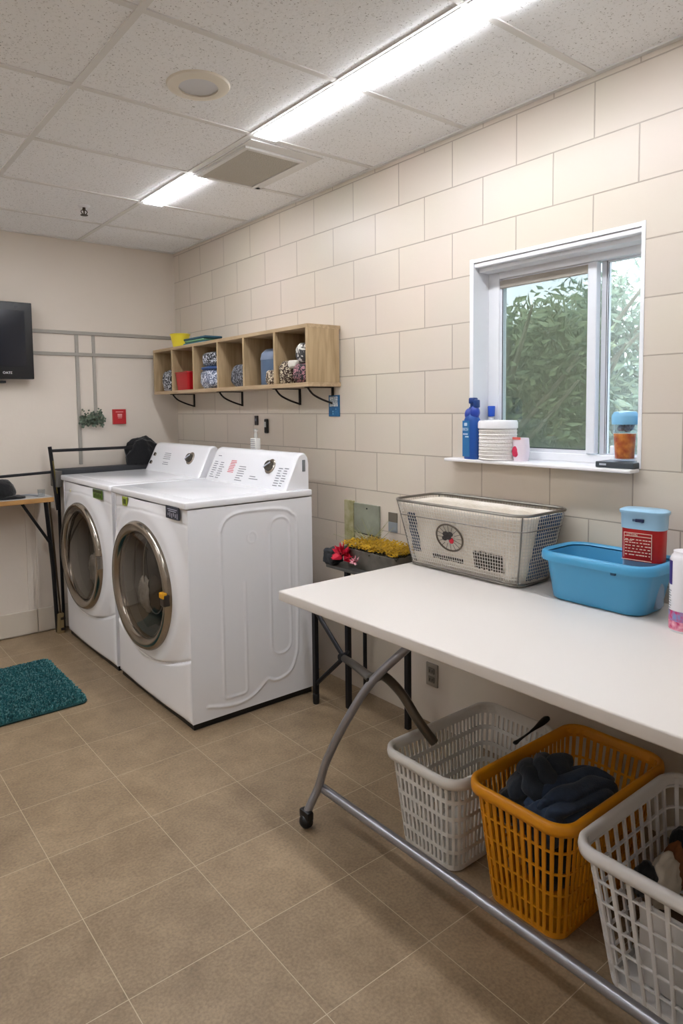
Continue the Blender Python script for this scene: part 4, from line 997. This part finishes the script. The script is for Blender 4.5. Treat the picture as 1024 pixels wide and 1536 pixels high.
bm = B(); tube(bm, [(1.98 + .0625 * math.cos(a), 3.945 + .0625 * math.sin(a), sz1 + .085) for a in [2 * PI * k / 32 for k in range(32)]], .0035, 8, closed=True); obj('rim', bm, MATS['lemon_plastic'], yt, True)
fc = thing('folded_cloths', 'flat folded teal and green cloths on the shelf beside the yellow pot', 'cloth', (1.985, 3.68, sz1))
for k, (m_, w_) in enumerate(((M('teal_cloth', '#3c6f7c', rough=.9), .16), (M('green_cloth', '#6f9a7a', rough=.9), .13), (M('dark_teal_cloth', '#2f5263', rough=.9), .15))):
    bm = B(); box(bm, 1.93, 2.05, 3.68 - w_, 3.70 + w_ * .7, sz1 + .0005 + .014 * k, sz1 + .014 + .014 * k, .006, 3); obj('fold', bm, m_, fc, True)

# ---------------------------------------------------------------- small things on the right wall
cd = thing('wall_card', 'small blue and white card on the wall under the shelf end', 'sign', (W - .003, 2.545, 1.315))
bm = B(); box(bm, W - .006, W, 2.508, 2.588, 1.313, 1.417, .001); a = obj('card', bm, M('card_blue', '#1c6496', rough=.35, noise=(30, '#0f4a70', .8)), cd)
bm = B(); box(bm, W - .0075, W - .006, 2.518, 2.578, 1.362, 1.410); obj('picture', bm, pattern('newsprint', '#8f9aa2', '#dde3e6', 130), a)
bm = B(); box(bm, W - .0075, W - .006, 2.551, 2.557, 1.322, 1.330, .001); box(bm, W - .0075, W - .006, 2.551, 2.557, 1.334, 1.341, .001); box(bm, W - .0075, W - .006, 2.528, 2.536, 1.347, 1.351, .001); obj('print', bm, M('sky_print', '#7ab4d8', rough=.4), a)
sw = thing('wall_switch', 'slim black rounded switch on the wall above the nearest console', 'switch', (W - .01, 3.143, 1.217))
bm = B(); box(bm, W - .014, W, 3.127, 3.159, 1.218, 1.298, .006, 3); a = obj('switch_plate', bm, black_plastic, sw, True)
bm = B(); box(bm, W - .019, W - .013, 3.135, 3.151, 1.252, 1.282, .002); obj('rocker', bm, M('light_rocker', '#b8b8b4', rough=.4), a)
kk = thing('key_hanger', 'small dark tag hanging on the wall left of the black switch', 'hanger', (W - .008, 3.245, 1.26))
bm = B(); box(bm, W - .010, W, 3.232, 3.262, 1.262, 1.316, .002); a = obj('tag', bm, M('dark_tag', '#3a3434', rough=.5), kk)
bm = B(); box(bm, W - .0115, W - .010, 3.240, 3.254, 1.285, 1.300, .001); obj('print', bm, ink, a)
wbx = thing('dispenser_bottle', 'small white bottle standing on the rear console of the nearest washer', 'bottle', (1.876, 2.92, 1.149))
bm = B(); box(bm, 1.862, 1.892, 2.897, 2.950, 1.1485, 1.205, .004, 2)
obj('bottle_body', bm, M('white_ribbed', '#dddcd8', rough=.5), wbx, True)
bm = B()
for k in range(5): box(bm, 1.8605, 1.862, 2.902, 2.945, 1.156 + k * .010, 1.158 + k * .010)
obj('print', bm, ink, wbx)
bm = B(); lathe(bm, [(.010, 1.205), (.010, 1.225), (.006, 1.229), (.006, 1.240), (.012, 1.242), (.012, 1.252), (.0005, 1.254)], c=(1.877, 2.918, 0), segs=16); obj('pump', bm, M('clear_grey_pump', '#b6b4ae', rough=.3), wbx, True, 50)
ot = thing('wall_outlet', 'steel outlet plate low on the wall under the folding table', 'outlet', (W - .004, 1.912, .165))
bm = B(); box(bm, W - .008, W, 1.880, 1.944, .166, .264, .002, 2); a = obj('plate', bm, M('outlet_steel', '#a7a29a', rough=.35, metal=.7), ot)
for z in (.196, .234):
    bm = B(); box(bm, W - .012, W - .007, 1.895, 1.929, z - .013, z + .013, .003, 2); s_ = obj('socket', bm, M('outlet_grey', '#7d7870', rough=.5), a)
    bm = B(); box(bm, W - .0128, W - .012, 1.903, 1.906, z - .006, z + .006); box(bm, W - .0128, W - .012, 1.917, 1.920, z - .006, z + .006); obj('slot', bm, black_plastic, s_)
mb = thing('metal_board', 'weathered green grey metal board on the wall behind the flowers', 'board', (W - .004, 2.35, .70))
bm = B(); box(bm, W - .010, W, 2.228, 2.402, .765, .905, .002); a = obj('board', bm, M('weathered_metal', '#9a9d8c', rough=.5, metal=.25, noise=(9, '#7e8274', .9)), mb)
bm = B(); box(bm, W - .013, W, 2.405, 2.470, .705, .912, .002); obj('wood_strip', bm, M('lichen_wood', '#b0a888', rough=.8, noise=(24, '#8c8a5a', .9)), mb)
bm = B(); lathe(bm, [(.004, 0), (.004, -.002), (.0005, -.003)], axis='x', c=(W - .010, 2.31, .885), segs=10); obj('screw', bm, black_plastic, a)
bm = B(); tube(bm, [(W - .005, 2.402, .765), (W - .005, 2.24, .760), (W - .005, 2.24, .70)], .003, 6); obj('wire_frame', bm, iron, mb)
nt_ = thing('notice_plate', 'small two-tone plate on the wall beside the wire basket', 'plate', (W - .003, 2.145, .80))
bm = B(); box(bm, W - .006, W, 2.118, 2.172, .842, .885, .001); obj('upper_plate', bm, M('umber_plate', '#6b6458', rough=.5), nt_)
bm = B(); box(bm, W - .006, W, 2.118, 2.172, .797, .842, .001); obj('lower_plate', bm, M('grey_plate', '#8a9094', rough=.5), nt_)

# ---------------------------------------------------------------- dark folding stand with trough of flowers
st = thing('folding_stand', 'black metal stand carrying the flower trough behind the white table', 'stand', (1.96, 2.15, 0))
sq = black_metal
def bar(bm, a, b_, w=.012):
    tube(bm, [a, b_], w, 4)
for (x, y, zt) in ((1.833, 2.383, .50), (1.918, 2.252, .655), (1.983, 1.945, .655), (2.062, 2.30, .655)):
    bm = B(); w = .011 if x < 2.05 else .007; box(bm, x - w, x + w, y - w, y + w, .0, zt, .002); l_ = obj('leg', bm, sq, st)
bm = B(); lathe(bm, [(.014, .001), (.016, .01), (.016, .045), (.012, .05)], c=(1.833, 2.383, 0), segs=14, cap0=True, cap1=True); obj('foot_cap', bm, black_plastic, st, True)
bm = B(); tube(bm, [(1.833, 2.383, .44), (1.850, 2.205, .268)], .010, 8); obj('brace', bm, sq, st, True)
bm = B(); tube(bm, [(1.833, 2.383, .09), (1.850, 2.205, .262)], .010, 8); obj('brace', bm, sq, st, True)
bm = B(); tube(bm, [(1.850, 2.205, .265), (1.918, 2.252, .265)], .008, 8); lathe(bm, [(0, -.016), (.018, -.016), (.018, .016), (0, .016)], axis='x', c=(1.850, 2.208, .265), segs=16); obj('hinge_block', bm, sq, st, True)
bm = B(); box(bm, 1.845, 2.085, 1.925, 2.315, .648, .664, .004); obj('stand_top', bm, M('grey_slate', '#5a5a57', rough=.6, noise=(14, '#3f3f3c', .8)), st)
trg = thing('flower_trough', 'grey metal trough of dried yellow flowers on the black stand', 'planter', (1.955, 2.07, .6645))
bm = B(); loft(bm, [tr(1.885, 2.045, 1.915, 2.215, .02, .6645), tr(1.865, 2.065, 1.895, 2.235, .03, .750), tr(1.871, 2.059, 1.901, 2.229, .028, .750), tr(1.89, 2.04, 1.92, 2.21, .02, .70)]); obj('trough', bm, M('zinc_grey', '#84837d', rough=.5, metal=.3, noise=(12, '#63625d', .8)), trg, True, 50)
rnd = random.Random(7)
def tufts(cx, cy, cz, sx_, sy_, sz_, n, ln, seed, wid=.003):
    bm = B(); r_ = random.Random(seed)
    for _ in range(n):
        p = Vector((cx + r_.uniform(-sx_, sx_), cy + r_.uniform(-sy_, sy_), cz + r_.uniform(-sz_, sz_)))
        d = Vector((r_.gauss(0, .6), r_.gauss(0, .6), abs(r_.gauss(.6, .4)))).normalized() * ln * r_.uniform(.5, 1); s_ = d.orthogonal().normalized() * wid
        bm.faces.new([bm.verts.new(q) for q in (p - s_, p + s_, p + d + s_ * .6, p + d - s_ * .6)])
    return bm
obj('foliage', tufts(1.955, 2.06, .745, .08, .16, .008, 900, .022, 1), M('dark_foliage', '#33301a', rough=.8), trg)
obj('blossoms', tufts(1.95, 2.06, .765, .085, .165, .010, 1800, .022, 2), M('mustard_flower', '#caa01c', rough=.8, noise=(30, '#8a6a10', .8)), trg)
obj('dry_stems', tufts(1.99, 2.20, .76, .03, .05, .01, 60, .14, 3, .0012), M('dry_stem', '#8f8f62', rough=.8), trg)
bg_ = soft((1.862, 2.285, .70), (.035, .040, .038), 31, M('black_bag_cloth', '#23272b', rough=.6), 'cloth_bag', 'small black bag at the left corner of the black stand', 'bag', .2, 2.2, .6645)
def flower(c, r, n, mat, label, seed, name='artificial_flower'):
    t = thing(name, label, 'flower', (c[0], c[1], c[2] - r)); r_ = random.Random(seed); bm = B()
    for k in range(n):
        a = 2 * PI * k / n + r_.uniform(-.2, .2); e = r_.uniform(-.5, 1.1); d = Vector((math.cos(a) * math.cos(e) * .6 - .4, math.sin(a) * math.cos(e), math.sin(e))).normalized()
        s_ = d.orthogonal().normalized(); w_ = d.cross(s_); p = Vector(c)
        vs = [bm.verts.new(q) for q in (p, p + d * r * .5 + s_ * r * .28, p + d * r, p + d * r * .5 - s_ * r * .28, p + d * r * .55 + w_ * r * .14)]
        bm.faces.new((vs[0], vs[1], vs[4])); bm.faces.new((vs[1], vs[2], vs[4])); bm.faces.new((vs[2], vs[3], vs[4])); bm.faces.new((vs[3], vs[0], vs[4]))
    obj('petals', bm, mat, t); bm = B(); blob(bm, Vector(c) + Vector((-.01, 0, 0)), (r * .18,) * 3, seed, .2, 2, 2); obj('flower_centre', bm, M('dark_centre', '#5a1520', rough=.7), t, True); return t
flower((1.853, 2.200, .722), .058, 26, M('crimson_petal', '#cc1c3c', rough=.5), 'large crimson cloth flower in front of the trough', 5)
flower((1.850, 2.115, .705), .030, 16, M('pale_pink_petal', '#dcb6bc', rough=.6, noise=(60, '#c8566a', .9)), 'pale pink cloth flower beside the crimson one', 8)

# ---------------------------------------------------------------- rug
rg = thing('bath_mat', 'teal shaggy bath mat on the tiled floor before the machines', 'rug', (.68, 3.375, 0))
bm = B(); loft(bm, [tr(.345, 1.012, 3.062, 3.690, .03, .001), tr(.340, 1.017, 3.057, 3.695, .03, .008), tr(.345, 1.012, 3.062, 3.690, .03, .014)]); obj('mat_base', bm, M('dark_teal_backing', '#1c4648', rough=.9), rg)
bm = B(); rnd = random.Random(12)
for i in range(30000):
    x, y = rnd.uniform(.343, 1.014), rnd.uniform(3.060, 3.692)
    dx, dy = max(.373 - x, x - .984, 0), max(3.09 - y, y - 3.662, 0)
    if math.hypot(dx, dy) > .03: continue
    e = min(x - .34, 1.017 - x, y - 3.057, 3.695 - y); hgt = (.014 + .014 * min(1, e / .03)) * rnd.uniform(.8, 1.15)
    a = rnd.uniform(0, 2 * PI); l = rnd.uniform(.002, .010); s_ = .0026
    p = Vector((x, y, .008)); q = p + Vector((l * math.cos(a), l * math.sin(a), hgt)); u = Vector((-math.sin(a + .8), math.cos(a + .8), 0)) * s_
    f = bm.faces.new([bm.verts.new(v) for v in (p - u, p + u, q + u * 1.1, q - u * 1.1)]); f.material_index = rnd.choice((0, 0, 1, 2))
obj('pile', bm, [M('teal_yarn', '#36787d', rough=.9), M('teal_yarn_light', '#6fa5a8', rough=.9), M('teal_yarn_dark', '#1f5459', rough=.9)], rg)['kind'] = 'stuff'

# ---------------------------------------------------------------- back wall things
tv = thing('television', 'black flat television mounted on the back wall', 'television', (.78, D - .05, 1.55))
bm = B(); box(bm, .42, 1.137, 4.165, 4.205, 1.548, 1.992, .004, 2); a = obj('housing', bm, M('tv_black', '#121214', rough=.25), tv)
bm = B(); box(bm, .45, 1.094, 4.162, 4.1655, 1.622, 1.944, .0005); obj('screen', bm, M('tv_screen', '#161b26', rough=.12, spec=.6), tv)
obj('lettering', text_bm('OATE', .020, (.963, 4.1645, 1.577), 'y', .001), M('white_logo', '#e8e8ea', rough=.4), a)
bm = B(); lathe(bm, [(.006, .001), (.006, -.001), (.0005, -.0015)], axis='y', c=(1.05, 4.1645, 1.966), segs=14); obj('sensor', bm, M('sensor_grey', '#4c4c52', rough=.3), a)
bm = B(); box(bm, .70, .86, 4.205, D, 1.66, 1.88, .003); box(bm, .60, .985, 4.19, D, 1.525, 1.538, .002); obj('wall_mount', bm, black_metal, tv)
race = M('grey_raceway', '#a19c93', rough=.5)
def raceway(label, x0, x1, z0, z1, dy=.010):
    bm = B(); box(bm, x0, x1, D - dy, D, z0, z1, .003, 2); tag(obj('cable_raceway', bm, race), label, 'raceway', 'grey cable raceways on the back wall')
raceway('upper horizontal grey cable raceway right of the television', 1.10, W, 1.831, 1.853)
raceway('lower horizontal grey cable raceway running to the shelf', 1.10, W, 1.699, 1.720)
raceway('longer vertical grey cable raceway, left of the hanging plant', 1.408, 1.430, 1.02, 1.8305, .009)
raceway('shorter vertical grey cable raceway ending at the plant', 1.515, 1.535, 1.33, 1.8305, .009)
pl_ = thing('wall_plant', 'small dark green leafy plant hanging on the back wall', 'plant', (1.49, D - .04, 1.25))
bm = B(); rnd = random.Random(3)
for i in range(260):
    c = Vector((1.49 + rnd.uniform(-.075, .075), D - rnd.uniform(.012, .06), 1.305 + rnd.gauss(0, .024))); u = Vector((rnd.gauss(0, 1), rnd.gauss(0, .6), rnd.gauss(0, 1))).normalized(); w_ = u.cross(Vector((0, 1, .2))).normalized(); s_ = rnd.uniform(.007, .013)
    bm.faces.new([bm.verts.new(c + q * s_) for q in (u, (u + w_) * .55, w_ * .7, -u * .6, -w_ * .7, (u - w_) * .55)])
obj('leaves', bm, M('dark_leaf', '#3c4a3c', rough=.6, noise=(50, '#7d8c78', .8)), pl_)
bm = B()
for k in range(9): tube(bm, smoothpts([(1.49 + .004 * k - .016, D - .012, 1.285), (1.43 + .015 * k, D - .03, 1.31 + .02 * math.sin(k))], 4), .0014, 5)
obj('stems', bm, M('brown_stem', '#4a3f2c', rough=.8), pl_)
bm = B(); box(bm, 1.45, 1.53, D - .022, D, 1.272, 1.292, .003); obj('holder', bm, M('grey_holder', '#6e7068', rough=.6), pl_)
sg = thing('fire_notice', 'small square red sign with white text on the back wall', 'sign', (1.676, D - .01, 1.27))
bm = B(); box(bm, 1.633, 1.719, D - .020, D, 1.268, 1.364, .002); a = obj('plate', bm, M('sign_red', '#b2262c', rough=.4), sg)
bm = B()
for (x0, x1, z0, z1) in ((1.650, 1.700, 1.345, 1.349), (1.662, 1.692, 1.322, 1.334), (1.662, 1.692, 1.314, 1.319), (1.664, 1.690, 1.306, 1.309)): box(bm, x0, x1, D - .0212, D - .020, z0, z1)
obj('print', bm, M('pink_print', '#e6a7a4', rough=.5), a)

# desk at the left edge
dk_ = thing('wall_desk', 'narrow wooden-edged desk on black legs at the left edge', 'desk', (.6, 4.11, 0))
bm = B(); box(bm, .10, 1.172, 4.0, 4.232, .832, .858, .002); obj('desktop', bm, wood_mat('honey_wood', '#9c6f3c', '#c0935a', 'X'), dk_)
bm = B(); box(bm, .10, 1.168, 4.006, 4.232, .858, .8625, .001); obj('work_surface', bm, M('grey_laminate', '#b5b3b0', rough=.3), dk_)
for x in (1.13, .17):
    bm = B(); tube(bm, [(x, 4.02, .832), (x + .05, 4.10, .42), (x + .085, 4.178, .003)], .0125, 8); obj('leg', bm, black_metal, dk_, True)
bm = B(); tube(bm, [(1.0, 4.02, .832), (1.155, 4.06, .585)], .009, 8); obj('brace', bm, black_metal, dk_, True)
bm = B(); tube(bm, [(1.155, 4.03, .832), (1.24, 4.175, .01)], .006, 8); obj('stay', bm, M('brown_stay', '#4a3a26', rough=.6), dk_, True)
hat = thing('cloth_hat', 'black cloth cap lying on the desk at the left edge', 'hat', (.93, 4.07, .863))
bm = B(); blob(bm, (.90, 4.09, .905), (.085, .07, .072), 3, .10, 1.5, 4, .863, ridge=False); obj('crown', bm, dark_cloth, hat, True, 180)
bm = B(); loft(bm, [oval(.955, 4.06, .075, .045, .8635, 28, .9), oval(.955, 4.06, .075, .045, .872, 28, .9), oval(.94, 4.06, .06, .035, .882, 28, .9)]); obj('brim', bm, dark_cloth, hat, True, 50)
bm = B()
for k, (x, a_) in enumerate(((1.045, .0),)):
    tube(bm, smoothpts([(1.0, 4.12, .868), (1.05, 4.09, .874), (1.10, 4.06, .867)], 5), .005, 8)
tag(obj('grey_cable', bm, M('cable_grey', '#8a8c90', rough=.4), smooth=True), 'short grey cable on the desk beside the black cap', 'cable')
gl = thing('drinking_glass', 'small clear glass on the right end of the desk', 'glass', (1.11, 4.05, .863))
bm = B(); lathe(bm, [(.018, .863), (.022, .905), (.0205, .905), (.0165, .866), (.0005, .866)], c=(1.115, 4.045, 0), segs=24, cap0=True); obj('tumbler', bm, glass_mat('clear_tumbler', (.9, .92, .93, 1), .08), gl, True, 50)
bm = B(); lathe(bm, [(.0005, .8665), (.0162, .8665), (.0172, .875), (.0005, .875)], c=(1.115, 4.045, 0), segs=20); obj('water', bm, M('water_grey', '#d8dadb', rough=.1), gl)

# black tube rack behind the far machine
rk = thing('garment_rack', 'black tubular rack standing behind the farther white machine', 'rack', (1.48, 4.18, 0))
bm = B(); tube(bm, [(1.203, 4.150, 1.145), (1.208, 4.150, 1.10), (1.238, 4.150, .76)], .0115, 10); pst = obj('end_post', bm, black_metal, rk, True)
bm = B(); tube(bm, [(1.213, 4.147, 1.06), (1.232, 4.147, .86)], .0085, 8); obj('tape_strip', bm, M('olive_tape', '#7a6c34', rough=.6), pst, True)
bm = B(); tube(bm, [(1.205, 4.150, 1.120), (1.80, 4.150, 1.118)], .0095, 10); obj('top_rail', bm, black_metal, rk, True)
bm = B(); tube(bm, [(.60, 4.165, .975), (1.225, 4.160, .992)], .0085, 10); obj('lower_rail', bm, black_metal, rk, True)
bm = B(); box(bm, 1.245, 1.90, 4.125, 4.235, .962, 1.004, .008, 3); obj('padded_shelf', bm, M('charcoal_pad', '#34363a', rough=.7), rk, True)
bm = B(); box(bm, 1.225, 1.262, 4.120, 4.237, .90, .998, .004); obj('shelf_bracket', bm, M('grey_bracket', '#5d5a55', rough=.5), rk)
for x in (1.26, 1.88):
    bm = B(); tube(bm, [(x, 4.20, .0), (x, 4.20, .97)], .010, 8); obj('rear_leg', bm, black_metal, rk, True)
bm = B(); tube(bm, [(.62, 4.20, .0), (.62, 4.165, .98)], .0085, 8); obj('rear_leg', bm, black_metal, rk, True)
bm = B(); blob(bm, (1.80, 4.168, 1.060), (.12, .05, .115), 6, .2, 1.1, 5, 1.005); tag(obj('black_jacket', bm, dark_cloth, smooth=True, angle=180), 'crumpled black jacket heaped on the padded rack shelf', 'jacket')
t = thing('timber_offcut', 'small wooden block on the floor between desk and far machine', 'block', (1.235, 4.165, 0))
bm = B(); box(bm, 1.205, 1.243, 4.135, 4.19, .001, .125, .003); obj('block', bm, wood_mat('old_wood', '#6b5a3c', '#8f7c58', 'Z'), t)
bm = B(); box(bm, 1.222, 1.25, 4.128, 4.136, .02, .035, .002); box(bm, 1.222, 1.25, 4.128, 4.136, .085, .10, .002); obj('strap', bm, M('dark_strap', '#241a12', rough=.7), t)

# ---------------------------------------------------------------- daylight, camera
w = bpy.data.worlds.new('sky'); sc.world = w; w.use_nodes = True
nt = w.node_tree; bgn = nt.nodes['Background']
tc = nt.nodes.new('ShaderNodeTexCoord'); sp_ = nt.nodes.new('ShaderNodeSeparateXYZ'); rp = nt.nodes.new('ShaderNodeValToRGB')
nt.links.new(tc.outputs['Generated'], sp_.inputs[0]); nt.links.new(sp_.outputs['Z'], rp.inputs['Fac']); nt.links.new(rp.outputs['Color'], bgn.inputs['Color'])
rp.color_ramp.elements[0].color = (.86, .93, 1., 1); rp.color_ramp.elements[1].color = (.45, .66, 1., 1)
bgn.inputs['Strength'].default_value = 4.6
sd = bpy.data.lights.new('sun', 'SUN'); sd.energy = 3.2; sd.angle = .05; sd.color = (1, .95, .86)
so = bpy.data.objects.new('sun', sd); COL.objects.link(so); so.rotation_euler = Vector((.75, .35, -.8)).to_track_quat('-Z', 'Y').to_euler(); so.location = (0, 0, 6)

yaw, pit, rol, f_, cx_, cy_ = 0.6527546304270372, 0.07011293212313172, -0.014059528205221687, 1008.4368458199601, 465.9400281054408, 681.6058281836823
fw = Vector((math.sin(yaw) * math.cos(pit), math.cos(yaw) * math.cos(pit), -math.sin(pit))); rt = Vector((math.cos(yaw), -math.sin(yaw), 0)); up_ = rt.cross(fw)
r2 = math.cos(rol) * rt + math.sin(rol) * up_; u2 = -math.sin(rol) * rt + math.cos(rol) * up_
cd_ = bpy.data.cameras.new('camera'); cam = bpy.data.objects.new('camera', cd_); COL.objects.link(cam)
cam.matrix_world = Matrix(((r2.x, u2.x, -fw.x, 0), (r2.y, u2.y, -fw.y, 0), (r2.z, u2.z, -fw.z, 1.36), (0, 0, 0, 1)))
cd_.sensor_fit = 'VERTICAL'; cd_.sensor_height = 36; cd_.lens = f_ / 1536 * 36
cd_.shift_x = (512 - cx_) / 1536; cd_.shift_y = (cy_ - 768) / 1536; cd_.clip_start = .05; cd_.clip_end = 200
sc.camera = cam
sc.view_settings.view_transform = 'Standard'; sc.view_settings.look = 'None'; sc.view_settings.gamma = 1; sc.view_settings.use_curve_mapping = False
sc.view_settings.exposure = 0.6
sc.cycles.use_denoising = True
sc.cycles.max_bounces = 8; sc.cycles.transparent_max_bounces = 16; sc.cycles.sample_clamp_indirect = 6
